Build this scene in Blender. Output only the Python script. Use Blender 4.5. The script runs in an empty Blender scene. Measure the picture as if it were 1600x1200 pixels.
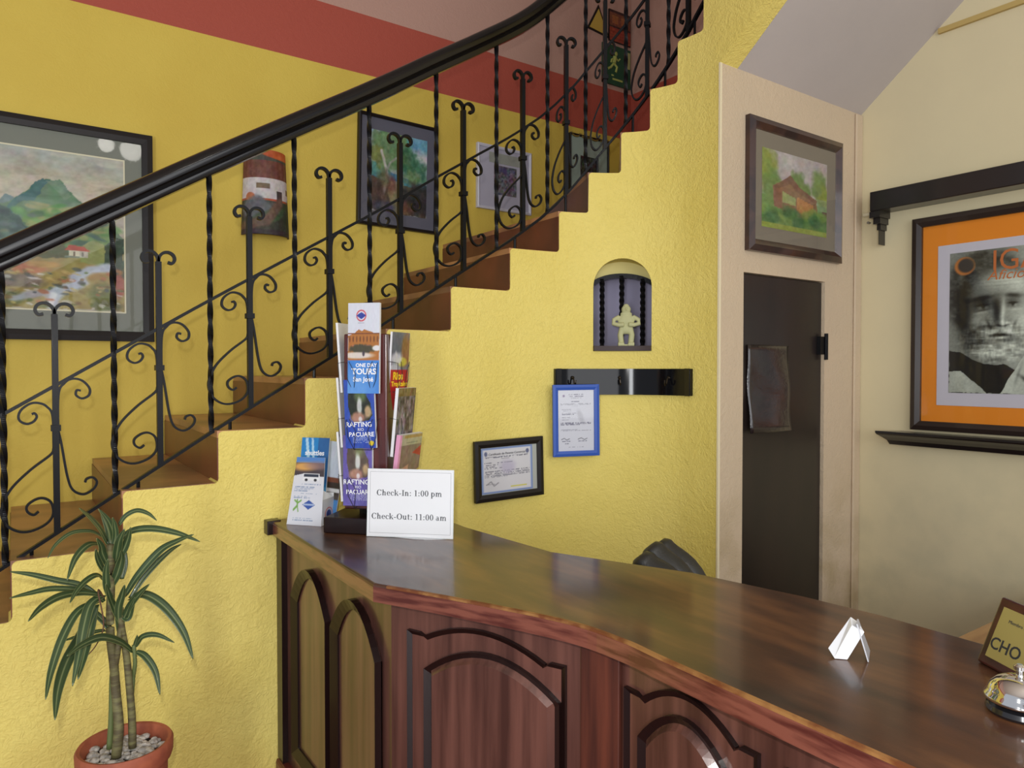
import bpy, math, random
import numpy as np
from mathutils import Vector, Matrix
random.seed(7)
S = bpy.context.scene
COL = S.collection
R = math.radians
PI = math.pi

# ------------------------------------------------------------------ camera
cam_d = bpy.data.cameras.new('camera')
cam_d.sensor_width = 36.0
cam_d.lens = 1120.0 / 1600.0 * 36.0
cam_d.clip_start = 0.02
cam = bpy.data.objects.new('camera', cam_d)
COL.objects.link(cam)
EYE = Vector((0, 0, 1.63))
YAW, PIT = R(35), R(1.18)
cam.location = EYE
cam.rotation_euler = (PI / 2 - PIT, 0, -YAW)
S.camera = cam

# ------------------------------------------------------------------ world, lights, exposure
w = bpy.data.worlds.new('world'); S.world = w; w.use_nodes = True
w.node_tree.nodes['Background'].inputs[0].default_value = (0.86, 0.90, 1.0, 1)
w.node_tree.nodes['Background'].inputs[1].default_value = 0.50
S.view_settings.view_transform = 'Standard'
S.view_settings.look = 'None'
S.view_settings.gamma = 1.0
S.view_settings.use_curve_mapping = False
S.view_settings.exposure = 0.0


def light(name, kind, loc, power, col, size=0.1, size_y=None, target=None):
    d = bpy.data.lights.new(name, kind); d.energy = power; d.color = col
    if kind == 'AREA':
        d.shape = 'RECTANGLE'; d.size = size; d.size_y = size_y or size
    else:
        d.shadow_soft_size = size
    o = bpy.data.objects.new(name, d); COL.objects.link(o); o.location = loc
    if target is not None:
        o.rotation_euler = (Vector(target) - Vector(loc)).to_track_quat('-Z', 'Y').to_euler()
    return o


# the open street door (behind and left of the viewer), a front window and two ceiling lamps
light('door_daylight', 'AREA', (-2.6, -1.9, 1.45), 82, (0.96, 0.98, 1.0), 0.5, 2.3, (2.2, 2.2, 1.5))
light('window_daylight', 'AREA', (0.7, -3.0, 2.3), 98, (0.97, 0.98, 1.0), 3.8, 2.6, (1.2, 2.4, 1.3))
light('ceiling_lamp', 'POINT', (1.02, -1.0, 3.82), 10, (1.0, 0.96, 0.88), 0.10)
light('ceiling_lamp', 'POINT', (0.80, -1.0, 3.84), 6, (1.0, 0.96, 0.88), 0.07)
light('camera_flash', 'POINT', (-0.03, 0.03, 1.75), 56, (1.0, 0.98, 0.94), 0.018)

# ------------------------------------------------------------------ helpers


def lin(c):
    return tuple((x / 12.92 if x <= 0.04045 else ((x + 0.055) / 1.055) ** 2.4) for x in c)


def rgb(r, g, b):
    return lin((r / 255, g / 255, b / 255))


fwv = Vector((math.sin(YAW) * math.cos(PIT), math.cos(YAW) * math.cos(PIT), -math.sin(PIT)))
rtv = Vector((math.cos(YAW), -math.sin(YAW), 0))
upv = rtv.cross(fwv)


def at(px, py, Y):
    r = fwv + rtv * ((px - 800) / 1120) - upv * ((py - 600) / 1120)
    return EYE + r * (Y / r.y)


MATS = {}


def mat(name, col, rough=0.5, metal=0.0, coat=0.0, bump=None, vary=None, spec=0.5, coat_rough=0.05, trans=0.0):
    if name in MATS: return MATS[name]
    m = bpy.data.materials.new(name); m.use_nodes = True; MATS[name] = m
    nt = m.node_tree; b = nt.nodes['Principled BSDF']
    b.inputs['Base Color'].default_value = (*col, 1)
    b.inputs['Roughness'].default_value = rough
    b.inputs['Metallic'].default_value = metal
    b.inputs['Specular IOR Level'].default_value = spec
    b.inputs['Coat Weight'].default_value = coat
    b.inputs['Coat Roughness'].default_value = coat_rough
    b.inputs['Transmission Weight'].default_value = trans
    tc = nt.nodes.new('ShaderNodeTexCoord')
    if vary:   # (second colour, scale vec, detail, lo, hi)
        c2, sc, det, lo, hi = vary
        mp = nt.nodes.new('ShaderNodeMapping'); mp.inputs['Scale'].default_value = sc
        n = nt.nodes.new('ShaderNodeTexNoise'); n.inputs['Scale'].default_value = 1; n.inputs['Detail'].default_value = det
        mr = nt.nodes.new('ShaderNodeMapRange'); mr.inputs[1].default_value = lo; mr.inputs[2].default_value = hi
        mx = nt.nodes.new('ShaderNodeMix'); mx.data_type = 'RGBA'
        mx.inputs[6].default_value = (*col, 1); mx.inputs[7].default_value = (*c2, 1)
        nt.links.new(tc.outputs['Object'], mp.inputs[0]); nt.links.new(mp.outputs[0], n.inputs['Vector'])
        nt.links.new(n.outputs['Fac'], mr.inputs[0]); nt.links.new(mr.outputs[0], mx.inputs[0])
        nt.links.new(mx.outputs[2], b.inputs['Base Color'])
    if bump:   # (scale vec, strength, distance)
        sc, st, di = bump
        mp = nt.nodes.new('ShaderNodeMapping'); mp.inputs['Scale'].default_value = sc
        n = nt.nodes.new('ShaderNodeTexNoise'); n.inputs['Scale'].default_value = 1; n.inputs['Detail'].default_value = 5
        n.inputs['Distortion'].default_value = 1.2
        bm_ = nt.nodes.new('ShaderNodeBump'); bm_.inputs['Strength'].default_value = st; bm_.inputs['Distance'].default_value = di
        nt.links.new(tc.outputs['Object'], mp.inputs[0]); nt.links.new(mp.outputs[0], n.inputs['Vector'])
        nt.links.new(n.outputs['Fac'], bm_.inputs['Height']); nt.links.new(bm_.outputs[0], b.inputs['Normal'])
        if coat: nt.links.new(bm_.outputs[0], b.inputs['Coat Normal'])
    return m


def wall_mat(name, col, col2, bands=None, strength=0.5, dist=0.006, stain=None):
    """trowelled plaster; bands = [(z, colour), ...] painted from that height up; stain = (colour, z below which it may show)"""
    m = bpy.data.materials.new(name); m.use_nodes = True; nt = m.node_tree; b = nt.nodes['Principled BSDF']
    b.inputs['Roughness'].default_value = 0.62; b.inputs['Specular IOR Level'].default_value = 0.3
    tc = nt.nodes.new('ShaderNodeTexCoord')
    L = nt.links.new
    n = nt.nodes.new('ShaderNodeTexNoise'); n.inputs['Scale'].default_value = 2.2; n.inputs['Detail'].default_value = 6
    L(tc.outputs['Object'], n.inputs['Vector'])
    mr = nt.nodes.new('ShaderNodeMapRange'); mr.inputs[1].default_value = 0.35; mr.inputs[2].default_value = 0.7
    L(n.outputs['Fac'], mr.inputs[0])
    mx = nt.nodes.new('ShaderNodeMix'); mx.data_type = 'RGBA'
    mx.inputs[6].default_value = (*col, 1); mx.inputs[7].default_value = (*col2, 1)
    L(mr.outputs[0], mx.inputs[0]); out = mx.outputs[2]
    sep = nt.nodes.new('ShaderNodeSeparateXYZ'); L(tc.outputs['Object'], sep.inputs[0])
    for z, c in (bands or []):
        g = nt.nodes.new('ShaderNodeMath'); g.operation = 'GREATER_THAN'; g.inputs[1].default_value = z
        L(sep.outputs['Z'], g.inputs[0])
        m2 = nt.nodes.new('ShaderNodeMix'); m2.data_type = 'RGBA'; m2.inputs[7].default_value = (*c, 1)
        L(g.outputs[0], m2.inputs[0]); L(out, m2.inputs[6]); out = m2.outputs[2]
    if stain:
        sc, zmax, z0 = stain
        n3 = nt.nodes.new('ShaderNodeTexNoise'); n3.inputs['Scale'].default_value = 5; n3.inputs['Detail'].default_value = 8
        L(tc.outputs['Object'], n3.inputs['Vector'])
        r1 = nt.nodes.new('ShaderNodeMapRange'); r1.inputs[1].default_value = 0.46; r1.inputs[2].default_value = 0.66
        L(n3.outputs['Fac'], r1.inputs[0])
        r2 = nt.nodes.new('ShaderNodeMapRange'); r2.inputs[1].default_value = zmax; r2.inputs[2].default_value = z0
        r2.inputs[3].default_value = 0; r2.inputs[4].default_value = 0.5
        L(sep.outputs['Z'], r2.inputs[0])
        mu = nt.nodes.new('ShaderNodeMath'); mu.operation = 'MULTIPLY'; L(r1.outputs[0], mu.inputs[0]); L(r2.outputs[0], mu.inputs[1])
        m3 = nt.nodes.new('ShaderNodeMix'); m3.data_type = 'RGBA'; m3.inputs[7].default_value = (*sc, 1)
        L(mu.outputs[0], m3.inputs[0]); L(out, m3.inputs[6]); out = m3.outputs[2]
    L(out, b.inputs['Base Color'])
    n1 = nt.nodes.new('ShaderNodeTexNoise'); n1.inputs['Scale'].default_value = 46; n1.inputs['Detail'].default_value = 4
    n1.inputs['Distortion'].default_value = 2.2
    n2 = nt.nodes.new('ShaderNodeTexNoise'); n2.inputs['Scale'].default_value = 11; n2.inputs['Detail'].default_value = 3
    n2.inputs['Distortion'].default_value = 3.0
    L(tc.outputs['Object'], n1.inputs['Vector']); L(tc.outputs['Object'], n2.inputs['Vector'])
    ad = nt.nodes.new('ShaderNodeMath'); ad.operation = 'ADD'; L(n1.outputs['Fac'], ad.inputs[0]); L(n2.outputs['Fac'], ad.inputs[1])
    bu = nt.nodes.new('ShaderNodeBump'); bu.inputs['Strength'].default_value = strength; bu.inputs['Distance'].default_value = dist
    L(ad.outputs[0], bu.inputs['Height']); L(bu.outputs[0], b.inputs['Normal'])
    return m


ORIG = {}


def tag(o, label=None, cat=None, group=None, kind=None):
    if label: o['label'] = label
    if cat: o['category'] = cat
    if group: o['group'] = group
    if kind: o['kind'] = kind
    return o


def thing(name, label, cat, loc=(0, 0, 0), group=None):
    o = bpy.data.objects.new(name, None); COL.objects.link(o); o.location = loc; o.empty_display_size = 0.05
    ORIG[o] = Vector(loc)
    return tag(o, label, cat, group)


def frame_T(origin, xdir, normal, roll=0.0):
    """local x = along, y = up the surface, z = out of it"""
    x = Vector(xdir).normalized(); z = Vector(normal).normalized(); y = z.cross(x).normalized()
    x = y.cross(z)
    M = Matrix((x, y, z)).transposed().to_4x4()
    M.translation = Vector(origin)
    return M @ Matrix.Rotation(roll, 4, 'Z')


I4 = Matrix.Identity(4)


class MB:
    def __init__(s, T=I4): s.v = []; s.f = []; s.T = T

    def add(s, vs, fs):
        o = len(s.v); s.v += [s.T @ Vector(p) for p in vs]; s.f += [[i + o for i in f] for f in fs]; return s

    def box(s, a, b):
        x0, y0, z0 = a; x1, y1, z1 = b
        return s.add([(x0, y0, z0), (x1, y0, z0), (x1, y1, z0), (x0, y1, z0), (x0, y0, z1), (x1, y0, z1), (x1, y1, z1), (x0, y1, z1)],
                     [(0, 3, 2, 1), (4, 5, 6, 7), (0, 1, 5, 4), (1, 2, 6, 5), (2, 3, 7, 6), (3, 0, 4, 7)])

    def prism(s, pts, z0, z1):
        """2-D outline (x, y) from z0 to z1"""
        n = len(pts)
        return s.add([(x, y, z0) for x, y in pts] + [(x, y, z1) for x, y in pts],
                     [list(range(n))[::-1], list(range(n, 2 * n))] + [(i, (i + 1) % n, n + (i + 1) % n, n + i) for i in range(n)])

    def bevel_prism(s, pts, z0, z1, inset):
        """prism whose top is inset towards the outline's centroid"""
        n = len(pts); cx = sum(p[0] for p in pts) / n; cy = sum(p[1] for p in pts) / n
        xs = [p[0] for p in pts]; ys = [p[1] for p in pts]
        w_ = (max(xs) - min(xs)) / 2; h_ = (max(ys) - min(ys)) / 2
        kx = 1 - inset / w_; ky = 1 - inset / h_
        mx = (max(xs) + min(xs)) / 2; my = (max(ys) + min(ys)) / 2
        top = [(mx + (x - mx) * kx, my + (y - my) * ky) for x, y in pts]
        return s.add([(x, y, z0) for x, y in pts] + [(x, y, z1) for x, y in top],
                     [list(range(n, 2 * n))] + [(i, (i + 1) % n, n + (i + 1) % n, n + i) for i in range(n)])

    def sweep(s, path, prof, caps=True, up=(0, 0, 1), closed=False, twist=0.0, scale=None):
        path = [Vector(p) for p in path]; n = len(path); m = len(prof); up = Vector(up)
        vs = []
        for i, p in enumerate(path):
            a = path[max(i - 1, 0)]; b = path[min(i + 1, n - 1)]
            if closed: a = path[(i - 1) % n]; b = path[(i + 1) % n]
            t = (b - a).normalized()
            u = up - t * up.dot(t)
            if u.length < 1e-4: u = Vector((1, 0, 0)) - t * t.x
            u.normalize(); r = t.cross(u)
            ang = twist * i; ca, sa = math.cos(ang), math.sin(ang); k = scale[i] if scale else 1
            for (x, y) in prof:
                x2, y2 = (x * ca - y * sa) * k, (x * sa + y * ca) * k
                vs.append(p + r * x2 + u * y2)
        fs = []
        for i in range(n if closed else n - 1):
            j = (i + 1) % n
            for k in range(m):
                fs.append((i * m + k, i * m + (k + 1) % m, j * m + (k + 1) % m, j * m + k))
        if caps and not closed:
            fs.append(list(range(m))[::-1]); fs.append([(n - 1) * m + k for k in range(m)])
        return s.add(vs, fs)

    def tube(s, path, r, n=8, **k):
        return s.sweep(path, [(r * math.cos(2 * PI * i / n), r * math.sin(2 * PI * i / n)) for i in range(n)], **k)

    def lathe(s, prof, c=(0, 0, 0), n=40):
        m = len(prof); vs = []
        for i in range(n):
            a = 2 * PI * i / n
            for r, z in prof: vs.append((c[0] + r * math.cos(a), c[1] + r * math.sin(a), c[2] + z))
        fs = [(i * m + k, ((i + 1) % n) * m + k, ((i + 1) % n) * m + k + 1, i * m + k + 1) for i in range(n) for k in range(m - 1)]
        return s.add(vs, fs)

    def ball(s, c, r, n=14, m=9):
        if not hasattr(r, '__len__'): r = (r, r, r)
        vs = [(c[0], c[1], c[2] - r[2])]
        for j in range(1, m):
            t = -PI / 2 + PI * j / m
            for i in range(n):
                a = 2 * PI * i / n
                vs.append((c[0] + r[0] * math.cos(t) * math.cos(a), c[1] + r[1] * math.cos(t) * math.sin(a), c[2] + r[2] * math.sin(t)))
        vs.append((c[0], c[1], c[2] + r[2])); L = len(vs) - 1
        fs = [(0, 1 + (i + 1) % n, 1 + i) for i in range(n)]
        for j in range(m - 2):
            for i in range(n):
                a = 1 + j * n; fs.append((a + i, a + (i + 1) % n, a + n + (i + 1) % n, a + n + i))
        a = 1 + (m - 2) * n
        fs += [(a + i, a + (i + 1) % n, L) for i in range(n)]
        return s.add(vs, fs)

    def build(s, name, material, parent=None, smooth=False, bevel=0, bseg=2, label=None):
        o0 = Vector((0, 0, 0)); p = parent
        while p is not None:
            if p in ORIG: o0 = ORIG[p]
            p = p.parent
        me = bpy.data.meshes.new(name)
        me.from_pydata([tuple(v - o0) for v in s.v], [], s.f); me.validate()
        import bmesh
        bm = bmesh.new(); bm.from_mesh(me); bmesh.ops.recalc_face_normals(bm, faces=bm.faces); bm.to_mesh(me); bm.free()
        if smooth:
            me.polygons.foreach_set('use_smooth', [True] * len(me.polygons))
        me.materials.append(material)
        o = bpy.data.objects.new(name, me); COL.objects.link(o)
        if parent is not None: o.parent = parent
        if smooth and smooth != 'all':
            try: me.set_sharp_from_angle(angle=R(35))
            except Exception: pass
        if bevel:
            b = o.modifiers.new('b', 'BEVEL'); b.width = bevel; b.segments = bseg; b.limit_method = 'ANGLE'; b.angle_limit = R(40)
        if label: o['label'] = label
        return o


def struct(name, mb, m, **k):
    o = mb.build(name, m, **k); o['kind'] = 'structure'; return o


def text(s, size, T, m, parent, name='lettering', bold=0.0, sx=1.0, align='CENTER', shear=0.0):
    c = bpy.data.curves.new(name, 'FONT'); c.body = s; c.size = size; c.align_x = align; c.align_y = 'CENTER'
    c.offset = bold; c.extrude = 0.0002; c.resolution_u = 3; c.shear = shear
    t = bpy.data.objects.new('tmp', c); COL.objects.link(t)
    me = bpy.data.meshes.new_from_object(t)
    bpy.data.objects.remove(t)
    mb = MB(T); mb.add([(v.co.x * sx, v.co.y, v.co.z) for v in me.vertices], [list(p.vertices) for p in me.polygons])
    bpy.data.meshes.remove(me)
    return mb.build(name, m, parent)


# ---- painted pictures: colour computed per vertex on a fine grid
class Cv:
    def __init__(s, W, H, base=(0.5, 0.5, 0.5), seed=1):
        s.W, s.H = W, H; s.rng = np.random.RandomState(seed)
        u = (np.arange(W) + 0.0) / (W - 1); v = np.arange(H) / (H - 1.0)
        s.U, s.V = np.meshgrid(u, v); s.c = np.ones((H, W, 3)) * np.array(base) / 255.0

    def noise(s, nx, ny=None, octv=3):
        ny = ny or nx; out = 0; amp = 1; tot = 0
        for o in range(octv):
            gx, gy = nx * 2 ** o + 2, ny * 2 ** o + 2
            g = s.rng.rand(gy, gx)
            x = s.U * (gx - 2); y = s.V * (gy - 2)
            ix = np.clip(x.astype(int), 0, gx - 2); iy = np.clip(y.astype(int), 0, gy - 2)
            fx = x - ix; fy = y - iy; fx = fx * fx * (3 - 2 * fx); fy = fy * fy * (3 - 2 * fy)
            out = out + amp * ((g[iy, ix] * (1 - fx) + g[iy, ix + 1] * fx) * (1 - fy) + (g[iy + 1, ix] * (1 - fx) + g[iy + 1, ix + 1] * fx) * fy)
            tot += amp; amp *= 0.55
        return out / tot

    def mix(s, m, col, a=1.0):
        m = np.clip(m, 0, 1)[..., None] * a; s.c = s.c * (1 - m) + np.array(col) / 255.0 * m; return s

    def poly(s, pts, col, a=1.0, wob=0.0, n=8):
        U, V = s.U, s.V
        if wob: U = U + (s.noise(n) - .5) * wob; V = V + (s.noise(n) - .5) * wob
        ins = np.zeros_like(U, bool); k = len(pts)
        for i in range(k):
            x0, y0 = pts[i]; x1, y1 = pts[(i + 1) % k]
            if y0 == y1: continue
            c = ((y0 > V) != (y1 > V)) & (U < (x1 - x0) * (V - y0) / (y1 - y0) + x0); ins ^= c
        return s.mix(ins.astype(float), col, a)

    def rect(s, x0, y0, x1, y1, col, a=1.0):
        return s.mix(((s.U >= x0) & (s.U <= x1) & (s.V >= y0) & (s.V <= y1)).astype(float), col, a)

    def ell(s, x, y, rx, ry, col, a=1.0, soft=0.15, wob=0.0, n=8, rot=0.0):
        dU = s.U - x; dV = s.V - y
        if rot: dU, dV = dU * math.cos(rot) + dV * math.sin(rot), -dU * math.sin(rot) + dV * math.cos(rot)
        d = np.sqrt((dU / rx) ** 2 + (dV / ry) ** 2)
        if wob: d = d + (s.noise(n) - .5) * wob
        return s.mix((1 - d) / soft + 0.5, col, a)

    def line(s, pts, w, col, a=1.0, soft=1.0, wob=0.0):
        best = np.full(s.U.shape, 9.0); U, V = s.U, s.V
        if wob: U = U + (s.noise(9) - .5) * wob; V = V + (s.noise(9) - .5) * wob
        for (x0, y0), (x1, y1) in zip(pts[:-1], pts[1:]):
            dx, dy = x1 - x0, y1 - y0; L = dx * dx + dy * dy + 1e-9
            t = np.clip(((U - x0) * dx + (V - y0) * dy) / L, 0, 1)
            best = np.minimum(best, np.hypot(U - x0 - t * dx, V - y0 - t * dy))
        return s.mix((w - best) / (w * soft) + .5, col, a)

    def grain(s, a, nx=40):
        s.c = np.clip(s.c + (s.noise(nx, nx, 3) - .5)[..., None] * a, 0, 1)
        s.c = np.clip(s.c + (np.stack([s.noise(nx // 2) for _ in range(3)], -1) - .5) * a * .5, 0, 1); return s

    def mesh(s, name, T, x0, y0, x1, y1, z, parent, m, bend=None):
        c = s.c; l = np.where(c <= 0.04045, c / 12.92, ((c + 0.055) / 1.055) ** 2.4)
        W, H = s.W, s.H; mb = MB(T)
        vs = []
        for j in range(H):
            for i in range(W):
                x = x0 + (x1 - x0) * i / (W - 1); y = y0 + (y1 - y0) * j / (H - 1)
                vs.append((x, y, z) if bend is None else bend(i / (W - 1), j / (H - 1)))
        mb.add(vs, [(j * W + i, j * W + i + 1, (j + 1) * W + i + 1, (j + 1) * W + i) for j in range(H - 1) for i in range(W - 1)])
        o = mb.build(name, m, parent, smooth='all')
        at_ = o.data.color_attributes.new('Col', 'FLOAT_COLOR', 'POINT')
        buf = np.ones((H * W, 4), dtype=np.float32); buf[:, :3] = l.reshape(-1, 3)
        at_.data.foreach_set('color', buf.ravel())
        return o


def paint_mat(name, rough, coat):
    m = mat(name, (1, 1, 1), rough, coat=coat, coat_rough=0.04)
    a = m.node_tree.nodes.new('ShaderNodeAttribute'); a.attribute_name = 'Col'
    m.node_tree.links.new(a.outputs['Color'], m.node_tree.nodes['Principled BSDF'].inputs['Base Color']); return m


PAINT = paint_mat('painted_paper', 0.6, 0.0)
GLOSSP = paint_mat('glossy_print', 0.35, 0.25)


def glass_mat(name, ior=1.45, tint=(1, 1, 1), extra=0.0):
    m = bpy.data.materials.new(name); m.use_nodes = True; nt = m.node_tree; nt.nodes.clear()
    o = nt.nodes.new('ShaderNodeOutputMaterial'); mx = nt.nodes.new('ShaderNodeMixShader')
    f = nt.nodes.new('ShaderNodeFresnel'); f.inputs[0].default_value = ior
    t = nt.nodes.new('ShaderNodeBsdfTransparent'); t.inputs[0].default_value = (*tint, 1)
    g = nt.nodes.new('ShaderNodeBsdfGlossy'); g.inputs['Roughness'].default_value = 0.03
    ad = nt.nodes.new('ShaderNodeMath'); ad.operation = 'ADD'; ad.inputs[1].default_value = extra
    ge = nt.nodes.new('ShaderNodeNewGeometry'); iv = nt.nodes.new('ShaderNodeMath'); iv.operation = 'SUBTRACT'; iv.inputs[0].default_value = 1
    mu = nt.nodes.new('ShaderNodeMath'); mu.operation = 'MULTIPLY'
    nt.links.new(ge.outputs['Backfacing'], iv.inputs[1]); nt.links.new(f.outputs[0], ad.inputs[0])
    nt.links.new(ad.outputs[0], mu.inputs[0]); nt.links.new(iv.outputs[0], mu.inputs[1]); nt.links.new(mu.outputs[0], mx.inputs[0])
    nt.links.new(t.outputs[0], mx.inputs[1]); nt.links.new(g.outputs[0], mx.inputs[2]); nt.links.new(mx.outputs[0], o.inputs[0])
    return m


# ------------------------------------------------------------------ materials
YEL = rgb(233, 214, 120); YEL2 = rgb(226, 206, 108)
YEL_DIM = rgb(216, 190, 84); YEL_DIM2 = rgb(208, 180, 76)  # same yellow darkened for the back wall, where less light arrives
M_yel = wall_mat('yellow_plaster', YEL, YEL2, strength=0.62, dist=0.007, stain=(rgb(206, 176, 90), 0.95, 0.0))
M_back = wall_mat('back_wall_dimmed_paint', YEL_DIM, YEL_DIM2, bands=[(3.185, rgb(172, 82, 66)), (3.497, rgb(188, 150, 134))], strength=0.3, dist=0.005)
M_beige = wall_mat('beige_plaster', rgb(218, 206, 168), rgb(212, 200, 164), strength=0.12, dist=0.003, stain=(rgb(186, 180, 150), 1.6, 0.5))
M_pink = wall_mat('pinkish_beige_plaster', rgb(204, 184, 156), rgb(198, 180, 154), strength=0.45, dist=0.006, stain=(rgb(150, 130, 80), 1.25, 0.6))
M_soffit = wall_mat('lilac_grey_plaster', rgb(190, 182, 178), rgb(184, 176, 172), strength=0.15, dist=0.003)
M_cream = mat('cream_plaster', rgb(212, 200, 130), 0.7, bump=((30, 30, 30), 0.3, 0.004))
M_wood = mat('reddish_varnished_wood', rgb(106, 68, 58), 0.34, coat=0.6, coat_rough=0.14,
             vary=(rgb(64, 37, 31), (26, 26, 1.6), 6, 0.35, 0.65), bump=((60, 60, 2.5), 0.08, 0.002))
M_wood_dark = mat('dark_wood_and_groove_shade', rgb(30, 15, 13), 0.36, spec=.3, coat=0.3, coat_rough=0.12,
                  vary=(rgb(24, 12, 12), (30, 30, 2), 5, 0.3, 0.7))  # dark wood parts; on panel mouldings the near-black also paints groove shade
M_black = mat('black_iron', (0.005, 0.005, 0.006), 0.38, metal=0.0, spec=.14, coat=0.05, coat_rough=0.12, bump=((220, 220, 220), 0.25, 0.0006))
M_rail = mat('black_lacquer', (0.006, 0.005, 0.005), 0.22, spec=.3, coat=0.25, coat_rough=0.06)
M_tread = mat('stair_tile', rgb(184, 132, 88), 0.42, coat=0.2, coat_rough=0.25, vary=(rgb(130, 92, 70), (2.2, 3.0, 2), 3, 0.4, 0.6))
M_riser = mat('stair_riser_tile', rgb(116, 60, 44), 0.4, coat=0.2, coat_rough=0.25, vary=(rgb(92, 50, 40), (3, 4, 3), 4, 0.35, 0.65))
M_white = mat('white_paper', (0.86, 0.87, 0.89), 0.5)
M_ink = mat('dark_ink', (0.02, 0.022, 0.03), 0.5)
M_inkw = mat('white_ink', (0.85, 0.87, 0.9), 0.5)
M_inky = mat('yellow_ink', rgb(240, 200, 40), 0.5)
M_glass = glass_mat('picture_glass', 1.30)
M_acryl = glass_mat('clear_acrylic', 1.45, (0.98, 0.98, 0.98), 0.01)
M_frame = mat('black_frame_wood', (0.011, 0.008, 0.007), 0.45, spec=.3, coat=0.08)
M_chrome = mat('chrome', (0.85, 0.85, 0.84), 0.06, metal=1.0)

# ------------------------------------------------------------------ stair line in plan
ctrl = [(1.60, 2.55), (1.79, 2.548), (2.016, 2.512), (2.146, 2.462), (2.271, 2.385), (2.355, 2.288), (2.402, 2.17), (2.415, 2.05), (2.415, 1.95), (2.415, 1.80)]


def catmull(P, n=12):
    P = [Vector(p) for p in P]; P = [P[0] * 2 - P[1]] + P + [P[-1] * 2 - P[-2]]; out = []
    for i in range(1, len(P) - 2):
        a, b, c, d = P[i - 1:i + 3]
        for k in range(n):
            t = k / n
            out.append(0.5 * ((2 * b) + (c - a) * t + (2 * a - 5 * b + 4 * c - d) * t * t + (3 * b - a - 3 * c + d) * t ** 3))
    out.append(P[-2]); return out


_pl = [Vector((-3.0, 2.55))] + catmull(ctrl, 16) + [Vector((2.415, 0.2))]
_s = [-3.0]
for a, b in zip(_pl[:-1], _pl[1:]): _s.append(_s[-1] + (b - a).length)


def PT(s, off=0.0):
    """point on the stair wall's face line; off > 0 goes into the stair, away from the viewer"""
    k = 0
    lo, hi = 0, len(_s) - 2
    while lo < hi:
        mid = (lo + hi + 1) // 2
        if _s[mid] <= s: lo = mid
        else: hi = mid - 1
    k = lo
    t = (s - _s[k]) / (_s[k + 1] - _s[k])
    p = _pl[k].lerp(_pl[k + 1], t)
    d = TAN(s)
    return Vector((p.x - d.y * off, p.y + d.x * off))


def TAN(s, e=0.02):
    def q(s):
        lo, hi = 0, len(_s) - 2
        while lo < hi:
            mid = (lo + hi + 1) // 2
            if _s[mid] <= s: lo = mid
            else: hi = mid - 1
        t = (s - _s[lo]) / (_s[lo + 1] - _s[lo]); return _pl[lo].lerp(_pl[lo + 1], t)
    return (q(s + e) - q(s - e)).normalized()


def S_of(x, y):
    best = min(range(len(_pl)), key=lambda i: (_pl[i] - Vector((x, y))).length)
    bs, bd = None, 9
    for i in (max(best - 1, 0), min(best, len(_pl) - 2)):
        a, b = _pl[i], _pl[i + 1]; t = max(0, min(1, (Vector((x, y)) - a).dot(b - a) / (b - a).length_squared))
        d = (a.lerp(b, t) - Vector((x, y))).length
        if d < bd: bd = d; bs = _s[i] + t * (_s[i + 1] - _s[i])
    return bs


STEPS = []   # (s of nosing, z of tread, outer end xy)
BY = 3.57    # back wall face
for k in range(6, 0, -1): STEPS.append((-0.003 - 0.29 * (k - 1), 1.244 - 0.1777 * k))
for x, z in ((.287, 1.244), (.574, 1.42), (.874, 1.597), (1.195, 1.785), (1.482, 1.968), (1.776, 2.153)): STEPS.append((S_of(x, 2.55), z))
z = 2.153
for p in ((2.016, 2.512), (2.146, 2.462), (2.271, 2.385), (2.355, 2.288), (2.402, 2.17), (2.415, 2.04)):
    z += .1815; STEPS.append((S_of(*p), z))
sl = STEPS[-1][0]
for k in range(1, 8): STEPS.append((sl + .225 * k, z + .18 * k))
OUT = {12: (2.02, BY), 13: (2.64, BY), 14: (3.36, BY), 15: (3.49, 3.12), 16: (3.49, 2.66), 17: (3.49, 2.16)}
NST = len(STEPS)


def outer(i):
    s = STEPS[i][0]
    if i in OUT: return Vector(OUT[i])
    p = PT(s)
    return Vector((p.x, BY)) if i < 12 else Vector((3.49, p.y))


def top_z(s, r=0.016):
    z = 0.0; prev = None
    for i, (q, zz) in enumerate(STEPS):
        if s >= q - 1e-9:
            z = zz; d = s - q
            if d < r: z = zz - r + math.sqrt(max(0, r * r - (r - d) ** 2))
        else:
            d = q - s
            if d < r: z = z + r - math.sqrt(max(0, r * r - (r - d) ** 2))
            break
    return z


def nose_z(s):
    """smooth slope line through the nosings"""
    for (a, za), (b, zb) in zip(STEPS[:-1], STEPS[1:]):
        if s <= b: return za + (zb - za) * (s - a) / (b - a)
    return STEPS[-1][1]


S_END = S_of(2.415, 1.95)

# ------------------------------------------------------------------ setting: stair wall with niche
NS0, NS1 = S_of(2.166, 2.452), S_of(2.362, 2.28)
NC = (NS0 + NS1) / 2; NR = (NS1 - NS0) / 2; NZ = 1.712; NSP = 2.000


def strips(mb, svals, intervals, off0, off1):
    """solid made of vertical strips; intervals(s0, s1) -> [(zb0, zt0, zb1, zt1)]"""
    prev = None
    for a, b in zip(svals[:-1], svals[1:]):
        A0, A1, B0, B1 = PT(a, off0), PT(a, off1), PT(b, off0), PT(b, off1)
        for (za, ta, zb, tb) in intervals(a, b):
            mb.add([(A0.x, A0.y, za), (B0.x, B0.y, zb), (B0.x, B0.y, tb), (A0.x, A0.y, ta),
                    (A1.x, A1.y, za), (B1.x, B1.y, zb), (B1.x, B1.y, tb), (A1.x, A1.y, ta)],
                   [(0, 1, 2, 3), (7, 6, 5, 4), (3, 2, 6, 7), (0, 4, 5, 1), (0, 3, 7, 4), (1, 5, 6, 2)])


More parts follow.
